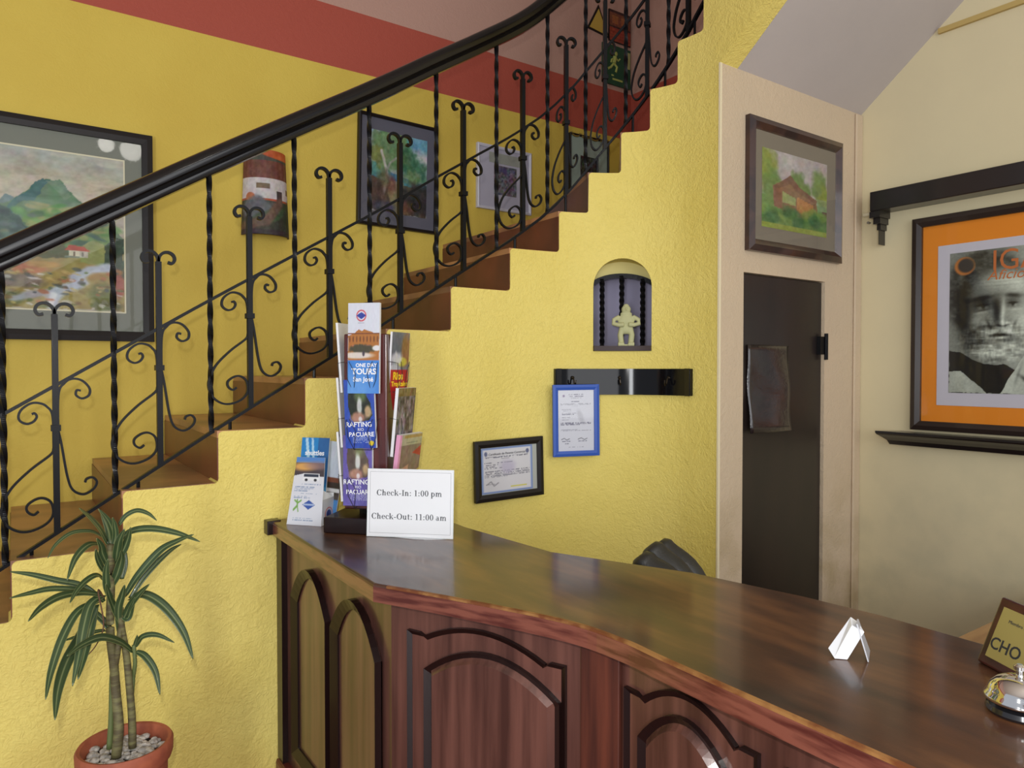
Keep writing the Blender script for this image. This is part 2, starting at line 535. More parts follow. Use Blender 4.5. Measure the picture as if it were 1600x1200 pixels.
sv = set()
x = -2.2
while x < 1.5: sv.add(round(x, 4)); x += .1
x = 1.5
while x < S_END + 1.3: sv.add(round(x, 4)); x += .02
for q, zz in STEPS:
    for d in (-.016, -.013, -.009, -.005, -.002, 0, .0005, .002, .005, .009, .013, .016): sv.add(round(q + d, 5))
for k in range(25): sv.add(round(NC - NR * math.cos(PI * k / 24), 5))
sv.add(S_END)
sv = sorted(v for v in sv if -2.2 <= v)
lo = [v for v in sv if v <= S_END + 1e-6]


def main_int(a, b):
    ta, tb = top_z(a + 1e-6), top_z(b - 1e-6)
    m = (a + b) / 2
    if NS0 < m < NS1:
        ar = lambda s: NSP + math.sqrt(max(0, NR * NR - (s - NC) ** 2))
        return [(0, NZ, 0, NZ), (ar(a), ta, ar(b), tb)]
    return [(0, ta, 0, tb)]


mb = MB(); strips(mb, lo, main_int, 0.0, 0.11)
struct('wall_stair', mb, M_yel)
hi = [v for v in sv if v >= S_END - 1e-6 and v < STEPS[-1][0]]
SZ0 = 2.896


def up_int(a, b):
    return [(SZ0 + .8 * (a - S_END), top_z(a + 1e-6), SZ0 + .8 * (b - S_END), top_z(b - 1e-6))]


mb = MB(); strips(mb, hi, up_int, 0.0, 0.11)
struct('wall_stair_upper', mb, M_yel)
# sloping underside of the upper flight
mb = MB()
Y1 = 1.95 - (STEPS[-1][0] - S_END)
mb.add([(2.526, 1.95, SZ0), (3.49, 1.95, SZ0), (3.49, Y1, SZ0 + .8 * (1.95 - Y1)), (2.526, Y1, SZ0 + .8 * (1.95 - Y1)),
        (2.526, 1.95, SZ0 + .05), (3.49, 1.95, SZ0 + .05), (3.49, Y1, SZ0 + .05 + .8 * (1.95 - Y1)), (2.526, Y1, SZ0 + .05 + .8 * (1.95 - Y1))],
       [(0, 1, 2, 3), (4, 7, 6, 5), (0, 4, 5, 1), (1, 5, 6, 2), (2, 6, 7, 3), (3, 7, 4, 0)])
struct('ceiling_stair_slope', mb, M_soffit)
# niche: arch filling, cream reveal and grey closet wall behind
ns = [NC - NR * math.cos(PI * k / 24) for k in range(25)]
mb = MB()
seg = lambda s: 1.965 + 0.105 * math.sqrt(max(0, 1 - ((s - NC) / (NR * 1.12)) ** 2))
strips(mb, ns, lambda a, b: [(seg(a), 2.30, seg(b), 2.30)], 0.111, 0.135)
struct('trim_niche_arch', mb, M_cream)
mb = MB(); strips(mb, [NS0 - .05, NS0, NC, NS1, NS1 + .05], lambda a, b: [(1.60, 2.31, 1.60, 2.31)], 0.24, 0.26)
struct('wall_niche_back', mb, mat('grey_violet_plaster', rgb(150, 146, 172), 0.7))

# ------------------------------------------------------------------ setting: other walls, floor, ceiling
struct('wall_back', MB().box((-3.2, BY, 0), (3.6, BY + .15, 4.7)), M_back)
struct('wall_right', MB().box((3.49, -2.2, 0), (3.64, 1.95, 4.7)), M_beige)
struct('wall_stairwell_right', MB().box((3.49, 1.95, 0), (3.64, BY, 4.7)), M_back)
struct('floor', MB().box((-3.2, -3.6, -.12), (3.64, BY + .15, 0)), mat('red_floor_tile', rgb(120, 60, 44), 0.3, vary=(rgb(100, 48, 38), (3, 3, 3), 4, .4, .6)))
struct('ceiling', MB().box((-3.2, -3.6, 4.7), (3.64, BY + .15, 4.8)), mat('ceiling_paint', rgb(200, 190, 180), 0.8))
# door wall with an opening
DX0, DX1, DZ = 2.575, 3.186, 2.046
mb = MB()
mb.box((2.527, 1.95, 0), (DX0, 2.04, 2.945)); mb.box((DX1, 1.95, 0), (3.489, 2.04, 2.945)); mb.box((DX0, 1.95, DZ), (DX1, 2.04, 2.945))
mb.box((2.4155, 1.9495, 0), (2.527, 1.957, 2.895))
o = struct('wall_door', mb, M_pink)
mb = MB().box((2.411, 1.9475, 0), (2.4235, 1.9555, 2.895)); struct('trim_corner_edge', mb, mat('chalk_white_edge', rgb(226, 214, 180), 0.8))
# slim plaster pilaster beside the corner
struct('trim_wall_joint', MB().box((3.43, 1.938, 0), (3.489, 1.9495, 2.89)), M_pink, bevel=.006)
struct('trim_wall_ledge', MB().box((3.474, -2.2, 3.155), (3.49, 1.585, 3.178)), mat('ochre_trim_paint', rgb(186, 160, 96), 0.6))
door = struct('door_1', MB().box((DX0 + .002, 1.965, 0), (DX1 - .002, 2.0, DZ - .004)),
              mat('black_brown_door', rgb(36, 27, 24), 0.34, coat=0.25, coat_rough=0.3, vary=(rgb(26, 20, 19), (7, 7, 2), 5, .35, .65)), bevel=.003)
ORIG[door] = Vector((0, 0, 0))
h = MB().box((3.145, 1.945, 1.70), (3.178, 1.964, 1.785)); h.tube([(3.19, 1.943, 1.675), (3.19, 1.943, 1.80)], .009); h.box((3.19, 1.944, 1.705), (3.205, 1.949, 1.78))
h.build('door_hinge', M_black, door, label='black door hinge')
t = thing('document_sleeve', 'dark glossy plastic sleeve hanging on the black door', 'sleeve', (2.76, 1.96, 1.35))


def sleeve(u, v):
    x_ = 2.615 + .30 * u; z_ = 1.352 + .385 * v
    return (x_, 1.960 - .010 * math.sin(PI * u) - .018 * (1 - v) ** 2 - .004 * math.sin(9 * v + 3 * u), z_)


mb = MB(); n = 14
mb.add([sleeve(i / n, j / n) for j in range(n + 1) for i in range(n + 1)], [(j * (n + 1) + i, j * (n + 1) + i + 1, (j + 1) * (n + 1) + i + 1, (j + 1) * (n + 1) + i) for j in range(n) for i in range(n)])
o = mb.build('sleeve_sheet', mat('dark_plastic', (0.02, 0.014, 0.014), 0.2, coat=.4, coat_rough=.15, bump=((18, 18, 30), .35, .006)), t, smooth='all')
o.modifiers.new('s', 'SOLIDIFY').thickness = .002

# ------------------------------------------------------------------ staircase
st = thing('staircase', 'curving staircase with brown tiled treads climbing behind the yellow stepped wall', 'staircase', (0, 3, 0))
for i in range(NST - 1):
    s0, z0 = STEPS[i]; s1, z1 = STEPS[i + 1]
    zb = STEPS[i - 1][1] if i else 0.0
    ss = [s0 + (s1 - s0) * k / 6 for k in range(7)]
    inner = [PT(q - (.003 if k == 0 else 0), .004) for k, q in enumerate(ss)]
    oa, ob = outer(i), outer(i + 1)
    oa = Vector((min(oa.x, 3.487), min(oa.y, BY - .003))); ob = Vector((min(ob.x, 3.487), min(ob.y, BY - .003)))
    poly = inner + [ob]
    if abs(oa.x - ob.x) > .01 and abs(oa.y - ob.y) > .01: poly.append(Vector((3.487, BY - .003)))
    poly.append(oa)
    mb = MB().prism([(p.x, p.y) for p in poly], z0 - .022, z0 + .0015)
    mb.build('tread', M_tread, st)
    # riser: thin upright slab at this step's front
    a = PT(s0 - .003, .004); oa = oa - Vector((TAN(s0).x, 0)) * .003 if oa.x < 3.48 else oa; d = (oa - a).normalized(); nrm = Vector((-d.y, d.x)) * -1
    if nrm.dot(TAN(s0)) < 0: nrm = -nrm
    th = .012
    q = [a, oa, oa + nrm * th, a + nrm * th]
    if i >= 14: q = [a, oa, oa + Vector((0, -1)) * th, a + nrm * th]
    MB().prism([(p.x, p.y) for p in q], zb + .002, z0 - .022).build('riser', M_riser, st)

# ------------------------------------------------------------------ railing
rl = thing('stair_railing', 'black wrought iron stair railing with scrolls and a thick lacquered handrail', 'railing', (0, 2.6, 1.0))
ROFF = .05


def R3(s, z, off=ROFF):
    p = PT(s, off); return Vector((p.x, p.y, z))


SA, SB = -0.88, STEPS[-2][0]
BAR = .034   # bottom bar above nosings


def barlift(s):
    return -.012 + .034 * max(0, min(1, s / 1.4))


def barz(s):
    # softened nosing line
    e = .07
    return (nose_z(s - e) + nose_z(s) + nose_z(s + e)) / 3 + barlift(s)


def span(a, b, step=.03):
    n = max(2, int((b - a) / step)); return [a + (b - a) * k / n for k in range(n + 1)]


RAILH = .918


def railz(s):
    e = .16
    return sum(nose_z(s + e * k / 3) for k in range(-3, 4)) / 7 + barlift(s) + RAILH


prof = [(-.020, -.040), (.020, -.040), (.025, -.032), (.025, -.020), (.020, -.014), (.033, -.004), (.037, .010), (.034, .024), (.024, .036), (.010, .041), (-.010, .041), (-.024, .036), (-.034, .024), (-.037, .010), (-.033, -.004), (-.020, -.014), (-.025, -.020), (-.025, -.032)]
MB().sweep([R3(s, railz(s)) for s in span(SA, SB)], prof).build('handrail', M_rail, rl, smooth=True)
sq = lambda a, b: [(-a, -b), (a, -b), (a, b), (-a, b)]
MB().sweep([R3(s, barz(s)) for s in span(SA, SB, .02)], sq(.010, .005)).build('bottom_rail', M_black, rl)
MIDH = .452
MB().sweep([R3(s, barz(s) + MIDH) for s in span(SA, SB, .02)], sq(.006, .005)).build('middle_rail', M_black, rl)
mb = MB()
# anchors into the steps
for i, (s, z) in enumerate(STEPS[:-1]):
    if s < SA: continue
    q = s + .05; MB().tube([R3(q, z), R3(q, barz(q))], .006, 6).build('anchor_pin', M_black, rl)


def twisted(s):
    z0, z1 = barz(s), railz(s) - .03
    n = int((z1 - z0) / .006)
    T = MB(); p = R3(s, 0)
    path = [Vector((p.x, p.y, z0 + (z1 - z0) * k / n)) for k in range(n + 1)]
    T.sweep(path, sq(.0068, .0068), up=(1, 0, 0), twist=.13)
    T.build('twisted_baluster', M_black, rl)


def smooth_pts(P, n=7):
    P = [Vector((*p, 0)) for p in P]; return [(q.x, q.y) for q in catmull([tuple(p) for p in P], n)]


LU = [(-13, -120), (-17, 70), (-48, 128), (-88, 150), (-135, 150), (-183, 118), (-200, 80), (-190, 50), (-155, 33), (-120, 45), (-103, 72), (-114, 92), (-130, 88)]
LL = [(-13, -118), (-30, -155), (-140, -235), (-240, -330), (-288, -420), (-295, -480), (-265, -545), (-205, -585), (-138, -590), (-60, -560), (-22, -510), (-30, -440), (-70, -408), (-115, -410), (-160, -440), (-160, -475), (-128, -498), (-100, -482)]
RU = [(13, -95), (16, 190), (50, 262), (95, 287), (150, 275), (192, 228), (188, 185), (148, 168), (115, 190), (120, 218), (142, 215)]
RL = [(13, -15), (30, -100), (60, -290), (90, -375), (150, -408), (208, -382), (228, -342), (205, -312), (170, -318), (160, -338)]
FL = [(0, -30), (-4, 5), (-22, 26), (-46, 30), (-66, 18), (-72, -4), (-60, -22), (-42, -18)]


def scroll_bal(s, ks=1.0, spacing=.29):
    slope = (barz(s + .05) - barz(s - .05)) / .1
    zb = barz(s); ztop = zb + .682; zc = zb + .322
    p = R3(s, 0)
    mb = MB(); mb.sweep([(p.x, p.y, zb), (p.x, p.y, ztop - .012)], sq(.0105, .0085), up=(TAN(s).x, TAN(s).y, 0))
    kx, kz = .00047 * ks, .00052
    ribbon = sq(.0034, .0065)

    def curve(P, zbase, sgn=1, kx=kx, kz=kz, shear=0.0):
        pts = smooth_pts(P); return [R3(s + sgn * x * kx, zbase + y * kz + shear * (sgn * x * kx)) for x, y in pts]
    ds = TAN(s); side = (-ds.y, ds.x, 0)
    for sg in (-1, 1):
        mb.sweep(curve(FL, ztop, -sg, .00068 * max(ks, .8), .00068), sq(.0046, .0085), up=side)
    o = mb.build('scroll_baluster', M_black, rl)
    c = MB(); c.sweep([(p.x, p.y, zc - .009), (p.x, p.y, zc + .009)], sq(.017, .013), up=(ds.x, ds.y, 0)); c.build('collar', M_black, o)
    base = .61    # the photographed scrolls sit on a .61 slope
    sh = (slope - base) * .85
    for P in (LU, LL, RU, RL):
        MB().sweep(curve(P, zc, 1, kx, kz, sh), ribbon, up=side).build('scroll', M_black, o)


for k in range(-3, 7):
    s = -.018 + .289 * k + .0006 * k * k
    if s > SA: twisted(s)
for k in range(-3, 7):
    s = .113 + .2895 * k + .0004 * k * k
    if s > SA: scroll_bal(s, 1.0 if k < 6 else .85)
tw = [S_of(2.10, 2.48 - .0), ]
# on the winding part the bars crowd together: one pair a step
w0 = 1.985; twisted(w0)
cur = w0
cur_s = .113 + .2895 * 6 + .0004 * 36
step = .171
k = 0
while cur + step * .5 < SB - .1:
    sc = cur + step * .5
    scroll_bal(sc, .45, step)
    twisted(cur + step)
    cur += step

# ------------------------------------------------------------------ framed things


def bars(T, x0, y0, x1, y1, fw, z0, z1, lip=0.0):
    mb = MB(T)
    o = [(x0, y0), (x1, y0), (x1, y1), (x0, y1)]; i = [(x0 + fw, y0 + fw), (x1 - fw, y0 + fw), (x1 - fw, y1 - fw), (x0 + fw, y1 - fw)]
    m_ = [(a[0] * .5 + b[0] * .5, a[1] * .5 + b[1] * .5) for a, b in zip(o, i)]
    vs = [(*p, z0) for p in o] + [(*p, z1 - lip) for p in o] + [(*p, z1) for p in m_] + [(*p, z1 - lip * 1.6) for p in i] + [(*p, z0) for p in i]
    fs = []
    for a in range(5):
        b = (a + 1) % 5
        for k in range(4): fs.append((a * 4 + k, a * 4 + (k + 1) % 4, b * 4 + (k + 1) % 4, b * 4 + k))
    return mb.add(vs, fs)


def framed(name, label, cat, T, w, h, fw, depth, m_frame, m_mat, art, artm, artrect, glass=True, lip=.004, art_name='picture'):
    """local origin = centre of the frame on the wall"""
    org = T @ Vector((0, -h / 2, 0))
    t = thing(name, label, cat, org)
    bars(T, -w / 2, -h / 2, w / 2, h / 2, fw, 0.001, depth, lip).build('frame', m_frame, t)
    zi = depth * .45
    MB(T).box((-w / 2 + fw * .8, -h / 2 + fw * .8, .002), (w / 2 - fw * .8, h / 2 - fw * .8, zi)).build('mat_board', m_mat, t)
    if art is not None:
        art.mesh(art_name, T, *artrect, zi + .0008, t, artm)
    if glass:
        MB(T).box((-w / 2 + fw * .9, -h / 2 + fw * .9, zi + .003), (w / 2 - fw * .9, h / 2 - fw * .9, zi + .0045)).build('glass_pane', M_glass, t)
    return t


BACKT = lambda x, z, roll=0: frame_T((x, BY - .001, z), (1, 0, 0), (0, -1, 0), roll)

# --- big landscape
c = Cv(240, 172, (176, 170, 150), 3)
c.c += (c.noise(4, 7) - .5)[..., None] * .22
c.mix((c.V - .82) * 4, (140, 160, 168), .6); c.mix(c.noise(4, 10) > .60, (196, 190, 168), .35)
A = lambda a, b: (.52 + .48 * a, b)
c.poly([(0, .3), (0, .62), (.12, .75), (.22, .66), (.34, .80), (.46, .64), A(0, .66), A(.05, .70), A(.2, .66), A(.2, .3)], (96, 122, 122), .9, .03)
c.poly([A(-.1, .2), A(-.1, .62), A(.08, .66), A(.34, .825), A(.40, .815), A(.46, .83), A(.58, .73), A(.78, .62), A(1.02, .47), A(1.02, .2)], (96, 128, 96), 1, .025, 14)
c.poly([A(.04, .60), A(.34, .82), A(.40, .81), A(.33, .74), A(.26, .68), A(.16, .66), A(.1, .58)], (58, 104, 104), .85, .04, 14)
c.poly([A(.36, .81), A(.46, .83), A(.56, .74), A(.50, .70), A(.44, .76)], (120, 140, 120), .7, .03, 14)
c.poly([A(.1, .50), A(.26, .62), A(.44, .66), A(.62, .62), A(.9, .52), A(.9, .4), A(.1, .38)], (104, 140, 66), .85, .06, 14)
for k in range(60):
    a = c.rng.rand(); b = .40 + c.rng.rand() * (.30 - .22 * abs(a - .4))
    c.ell(.5 + .48 * a, b, .012 + .03 * c.rng.rand(), .008 + .014 * c.rng.rand(), [(70, 140, 50), (150, 150, 84), (50, 92, 62), (156, 150, 100), (96, 150, 74), (40, 84, 76)][k % 6], .7, .5, .9, 16, rot=-.5 + c.rng.rand())
c.poly([A(-.1, .35), A(-.1, .66), A(.0, .64), A(.08, .56), A(.2, .52), A(.28, .42), A(.3, .34)], (46, 74, 68), .9, .08, 14)
for k in range(26):
    c.ell(.49 + .15 * c.rng.rand(), .36 + .24 * c.rng.rand(), .018, .014, [(74, 108, 92), (34, 60, 58), (110, 122, 84), (90, 110, 112)][k % 4], .7, .5, .9, 16)
c.poly([(0, 0), (0, .45), (.25, .42), (.6, .36), A(1, .38), A(1, 0)], (156, 140, 78), 1, .04, 14)
c.poly([A(.60, .31), A(.64, .42), A(.74, .46), A(.86, .43), A(1, .36), A(1, .3)], (142, 150, 86), 1, .05, 14)
c.poly([A(.84, .32), A(.86, .44), A(.92, .49), A(1.01, .5), A(1.01, .2), A(.93, .22)], (52, 70, 54), .9, .05, 14)
c.poly([A(.28, .33), A(.32, .40), A(.5, .43), A(.53, .34)], (84, 88, 48), .9, .05, 14)
c.rect(.52 + .48 * .53, .345, .52 + .48 * .69, .392, (214, 206, 180)); c.rect(.52 + .48 * .62, .345, .52 + .48 * .69, .392, (186, 180, 160)); c.rect(.52 + .48 * .565, .35, .52 + .48 * .585, .378, (120, 96, 74)); c.rect(.52 + .48 * .64, .35, .52 + .48 * .66, .38, (130, 124, 110))
c.poly([A(.50, .385), A(.54, .420), A(.66, .410), A(.71, .385)], (178, 74, 48)); c.rect(.52 + .48 * .50, .335, .52 + .48 * .62, .347, (120, 124, 108))
for x_, y_, a_, b_, q in ((.2, .25, .12, .03, (186, 112, 70)), (.08, .28, .10, .03, (160, 92, 58)), (.32, .28, .12, .02, (190, 150, 80)), (.95, .18, .04, .09, (160, 78, 66)), (.8, .11, .09, .08, (104, 112, 58)), (.75, .23, .07, .025, (158, 122, 62)), (.92, .26, .06, .02, (170, 120, 60)), (.15, .17, .15, .04, (110, 96, 90)), (.05, .06, .1, .05, (108, 112, 70)), (.85, .03, .1, .03, (96, 100, 60))):
    c.ell(.52 + .48 * x_, y_, a_ * .6, b_, q, .85, .5, .8, 16)
c.line([A(.88, .29), A(.72, .265), A(.60, .22), A(.64, .18), A(.47, .13), A(.38, .06), A(.40, -.02)], .026, (180, 190, 206), .95, .7, .05)
c.line([A(.47, .12), A(.25, .08), A(.1, .06)], .022, (168, 176, 190), .8, .8, .06); c.line([A(.40, .10), A(.36, .02)], .012, (214, 218, 222), .9, .8, .04)
for k in range(90):
    a = c.rng.rand(); b = .01 + .26 * c.rng.rand()
    c.ell(.5 + .49 * a, b, .006 + .016 * c.rng.rand(), .004 + .008 * c.rng.rand(), [(70, 80, 84), (124, 98, 54), (206, 204, 196), (92, 112, 54), (176, 104, 64), (196, 176, 108), (60, 66, 50)][k % 7], .7, .5, .8, 16, rot=-.6 + c.rng.rand() * .6)
c.poly([(0, 0), (0, .4), (.3, .36), (.5, .2), (.5, 0)], (120, 128, 90), .6, .08)
c.grain(.14, 44)
M_matgrey = mat('grey_green_mat', rgb(120, 124, 112), 0.75)
T = BACKT(-.045, 2.208)
t = framed('landscape_painting', 'large framed landscape painting of green mountains, cottage and river, grey mat, black frame', 'painting', T,
           1.15, .912, .043, .035, M_frame, M_matgrey, c, PAINT, (-.46, -.328, .46, .328))
bars(T, -.466, -.334, .466, .334, .006, .0158, .0175).build('mat_edge', mat('cream_card_edge', rgb(214, 210, 180), .7), t)

# --- tree painting
c = Cv(80, 120, (150, 176, 190), 5)
c.mix(1 - c.V * 1.2, (206, 190, 180), .6); c.ell(.85, .95, .4, .15, (96, 160, 190), .8, .8, .6); c.ell(.75, .72, .3, .12, (210, 205, 205), .8, .8, .6)
c.poly([(0, .3), (0, .6), (.2, .58), (.4, .5), (.7, .46), (1, .42), (1, .2)], (70, 126, 146), 1, .05)
c.poly([(0, .45), (.0, .62), (.25, .6), (.3, .4)], (86, 150, 140), .7, .06)
c.poly([(0, 0), (0, .42), (.4, .38), (.75, .36), (1, .38), (1, 0)], (84, 74, 60), 1, .06)
c.poly([(.45, .0), (.3, .25), (.35, .42), (.6, .4), (.55, .2), (.68, 0)], (150, 142, 98), .8, .08)
for x_, y_, r_, q in ((.28, .84, .26, 0), (.18, .70, .2, 3), (.5, .78, .26, 0), (.62, .68, .24, 1), (.38, .66, .2, 2), (.86, .56, .18, 1), (.75, .50, .14, 2), (.42, .92, .2, 2), (.12, .9, .14, 2)):
    c.ell(x_, y_, r_, r_ * .7, [(84, 128, 82), (56, 112, 76), (110, 140, 96), (120, 128, 60)][q], .9, .5, 1.2, 12)
c.line([(.22, .18), (.26, .30), (.30, .45), (.26, .60), (.2, .75)], .022, (190, 186, 180), 1, .8, .02)
c.line([(.28, .5), (.34, .62), (.45, .7)], .014, (160, 156, 150), .9, .8)
c.ell(.24, .42, .12, .12, (90, 80, 50), .8, .6, .8); c.ell(.38, .36, .08, .1, (120, 74, 60), .8, .6, .8); c.ell(.15, .2, .2, .14, (74, 46, 44), .8, .7, .8)
c.ell(.85, .22, .26, .2, (34, 32, 34), .9, .6, 1.0); c.ell(.6, .1, .15, .1, (110, 70, 54), .7, .7, .8); c.ell(.25, .06, .2, .08, (60, 56, 80), .8, .6)
c.grain(.22, 26)
framed('tree_painting', 'framed painting of a leafy tree by a blue lake, grey mat and thin black frame', 'painting',
       BACKT(1.738, 2.685, R(-1.2)), .470, .590, .016, .03, M_frame, mat('slate_grey_mat', rgb(92, 92, 104), .75), c, PAINT, (-.168, -.215, .172, .215))

# --- white framed print
c = Cv(44, 50, (96, 94, 104), 6); c.grain(.5, 16); c.ell(.45, .85, .12, .1, (60, 50, 110), .7, .7, .6); c.line([(.2, .1), (.5, .6), (.8, .4)], .03, (140, 140, 150), .6)
t = framed('white_print', 'small grey print in a wide white mat and white frame', 'print', BACKT(2.436, 2.762, R(-.3)), .390, .378, .016, .025,
           mat('white_frame_paint', rgb(206, 206, 216), .5), mat('pale_lilac_mat', rgb(176, 174, 188), .7), c, PAINT, (-.075, -.094, .088, .078))
MB(BACKT(2.436, 2.762, R(-.3))).box((-.11, .09, .0118), (.12, .150, .0128)).build('grey_label', mat('grey_green_card', rgb(150, 154, 144), .7), t)

# --- mint mat print with dark frame
c = Cv(40, 50, (48, 50, 56), 8); c.grain(.6, 14)
t = framed('mint_print', 'print in a pale mint mat with black and gold scalloped frame top', 'print', BACKT(3.105, 2.96), .335, .36, .012, .025,
           M_frame, mat('mint_mat', rgb(158, 178, 166), .7), c, PAINT, (-.075, -.14, .06, .05))
mb = MB(BACKT(3.105, 2.96))
for k in range(4):
    x_ = -.12 + k * .08; mb.tube([(x_ + .035 * math.cos(a * PI / 8), .185 - .022 * math.sin(a * PI / 8), .018) for a in range(9)], .006, 6)
mb.build('scallop_trim', mat('old_gold', rgb(150, 130, 70), .4, metal=.4), t)

# --- painted roof tile
c = Cv(80, 130, (66, 70, 60), 9)
c.poly([(0, .80), (0, 1), (1, 1), (1, .82)], (74, 76, 66)); c.ell(.75, 1.0, .45, .10, (196, 96, 50), 1, .1)
c.rect(0, .66, 1, .87, (116, 70, 58)); c.mix(((c.V > .66) & (c.V < .87)) * (np.sin(c.U * 70) > 0), (100, 56, 48), .4)
c.rect(0, .42, 1, .66, (204, 198, 198)); c.rect(0, .40, 1, .425, (176, 84, 56))
c.rect(.30, .54, .50, .60, (120, 100, 80)); c.rect(.80, .50, .9, .57, (120, 100, 80)); c.rect(.60, .38, .70, .52, (70, 60, 60))
c.ell(.2, .44, .08, .05, (176, 110, 74)); c.rect(0, 0, 1, .39, (58, 60, 50)); c.ell(.3, .30, .24, .14, (100, 104, 110), .9, .3, .5, 14)
c.ell(.45, .2, .35, .07, (60, 84, 56), .9, .4, .6, rot=.3); c.line([(.05, .08), (.45, .16), (.65, .38)], .06, (110, 84, 70), .9, .6); c.ell(.9, .22, .16, .2, (40, 56, 46), .9, .5)
c.rect(0, 0, 1, .06, (60, 50, 54)); c.grain(.14, 30)
tt = thing('roof_tile', 'curved clay roof tile painted with a white house, hung on the back wall', 'tile', (1.02, 3.5, 2.27))
TX, TZ0, TZ1 = 1.025, 2.272, 2.675


def tile(u, v, r=0):
    R_ = .098 + .016 * (1 - v) - r; a = PI * (1 - u) * .96 + .02 * PI
    return (TX + R_ * math.cos(a), BY - .008 - .085 * math.sin(a) * (R_ / .1), TZ0 + (TZ1 - TZ0) * v)


o = c.mesh('painted_face', I4, 0, 0, 0, 0, 0, tt, PAINT, bend=tile)
o.modifiers.new('s', 'SOLIDIFY').thickness = .008

# --- signs at the top of the stairs
t = thing('warning_sign', 'yellow triangular warning sign high on the wall behind the stairs', 'sign', (3.19, BY, 3.85))
T = BACKT(3.188, 3.90)
MB(T).prism([(-.098, -.055), (.098, -.075), (.0, .12)], .001, .006).build('sign_border', M_frame, t)
MB(T).prism([(-.078, -.045), (.078, -.062), (.0, .092)], .0061, .008).build('sign_face', mat('sign_yellow', rgb(190, 160, 70), .5), t)
t = thing('brick_plaque', 'small plaque of brown bricks and tiled roof above the green exit sign', 'plaque', (3.37, BY, 3.83))
c = Cv(60, 50, (150, 62, 40), 12)
rows = (c.V * 10).astype(int); c.mix(((c.V * 10 % 1) < .16) | (((c.U * 5 + .5 * (rows % 2)) % 1) < .1), (110, 40, 30), .7)
c.rect(0, .5, 1, 1, (116, 66, 44)); c.rect(0, .44, 1, .5, (60, 34, 28)); c.rect(0, .92, 1, 1, (60, 34, 28)); c.rect(.12, .58, .42, .84, (150, 90, 50)); c.rect(.55, .58, .85, .84, (150, 90, 50)); c.grain(.15, 20)
T = BACKT(3.375, 3.925)
c.mesh('brick_relief', T, -.095, -.11, .095, .09, .0122, t, PAINT); MB(T).box((-.098, -.113, .001), (.098, .093, .012)).build('backing', M_frame, t)
t = thing('exit_sign', 'green emergency exit sign with a running figure, behind the upper railing', 'sign', (3.35, BY, 3.5))
T = BACKT(3.345, 3.655)
MB(T).box((-.125, -.13, .001), (.125, .13, .014)).build('sign_panel', mat('exit_green', rgb(22, 74, 50), .45), t)
pic = mat('pale_yellow_green', rgb(170, 180, 96), .5)
mb = MB(T @ Matrix.Translation((-.02, .01, .0152)))
mb.tube([(.0, .045, 0), (-.01, -.0, 0)], .014); mb.ball((.012, .068, 0), (.013, .014, .004)); mb.tube([(-.01, 0, 0), (.018, -.02, 0), (.008, -.055, 0)], .008)
mb.tube([(-.01, 0, 0), (-.035, -.03, 0), (-.06, -.045, 0)], .008); mb.tube([(0, .04, 0), (.03, .025, 0), (.045, .04, 0)], .006); mb.tube([(0, .04, 0), (-.03, .02, 0), (-.035, 0, 0)], .006)
mb.build('running_figure', pic, t)
MB(T).box((.095, .0, .0145), (.118, .11, .017)).build('pale_strip', mat('faded_paper', rgb(170, 170, 110), .6), t)
mb = MB(T); mb.box((-.04, -.1, .0145), (.05, -.088, .0165)); mb.box((-.05, -.075, .0145), (-.03, -.065, .0165)); mb.build('sign_writing', pic, t)

# --- cabin painting on the door wall
c = Cv(120, 84, (168, 160, 158), 14)
c.c += (c.noise(5) - .5)[..., None] * .12
for x_, y_, a_, b_, q in ((.06, .78, .14, .3, 0), (.12, .55, .16, .2, 1), (.52, .62, .12, .16, 1), (.62, .55, .1, .12, 1), (.88, .62, .13, .22, 1), (.96, .5, .1, .2, 0), (.3, .5, .12, .1, 1)):
    c.ell(x_, y_, a_, b_, [(122, 136, 50), (96, 124, 62)][q], .9, .5, 1.0, 10)
c.rect(0, 0, 1, .42, (104, 130, 70)); c.rect(.84, .3, 1, .5, (130, 150, 120), .6)
c.poly([(.18, .28), (.16, .55), (.42, .72), (.55, .6), (.82, .46), (.86, .26), (.55, .22)], (128, 96, 70), 1, .02)
c.poly([(.16, .54), (.42, .73), (.56, .60), (.84, .47), (.82, .43), (.5, .54), (.42, .62), (.2, .5)], (112, 80, 62), 1, .01)
c.rect(.18, .28, .28, .52, (122, 84, 64)); c.poly([(.3, .36), (.3, .50), (.5, .44), (.5, .34)], (142, 150, 96)); c.poly([(.3, .24), (.3, .34), (.5, .32), (.5, .23)], (110, 104, 62))
c.poly([(.52, .20), (.52, .47), (.78, .40), (.78, .20)], (170, 122, 74), 1, .02); c.rect(.92, .27, 1, .34, (96, 64, 64))
for k in range(22):
    c.ell(c.rng.rand(), .08 + .2 * c.rng.rand(), .09, .07, [(80, 116, 60), (56, 92, 56), (110, 136, 64), (66, 104, 62)][k % 4], .75, .6, 1.0, 10)
c.rect(0, 0, 1, .07, (140, 148, 64), .8); c.grain(.14, 24)
DT = lambda x, z: frame_T((x, 1.9495, z), (1, 0, 0), (0, -1, 0))
framed('cabin_painting', 'framed watercolour of a wooden cabin among trees, hung above the dark door', 'painting', DT(2.935, 2.426), .712, .574, .052, .035,
       mat('walnut_frame', rgb(66, 42, 34), .35, coat=.4, vary=(rgb(44, 28, 26), (14, 14, 14), 4, .4, .6)), mat('grey_brown_mat', rgb(120, 112, 98), .75), c, PAINT, (-.262, -.176, .232, .166), lip=.012)

# --- portrait poster on the right wall
c = Cv(200, 266, (158, 160, 150), 21)


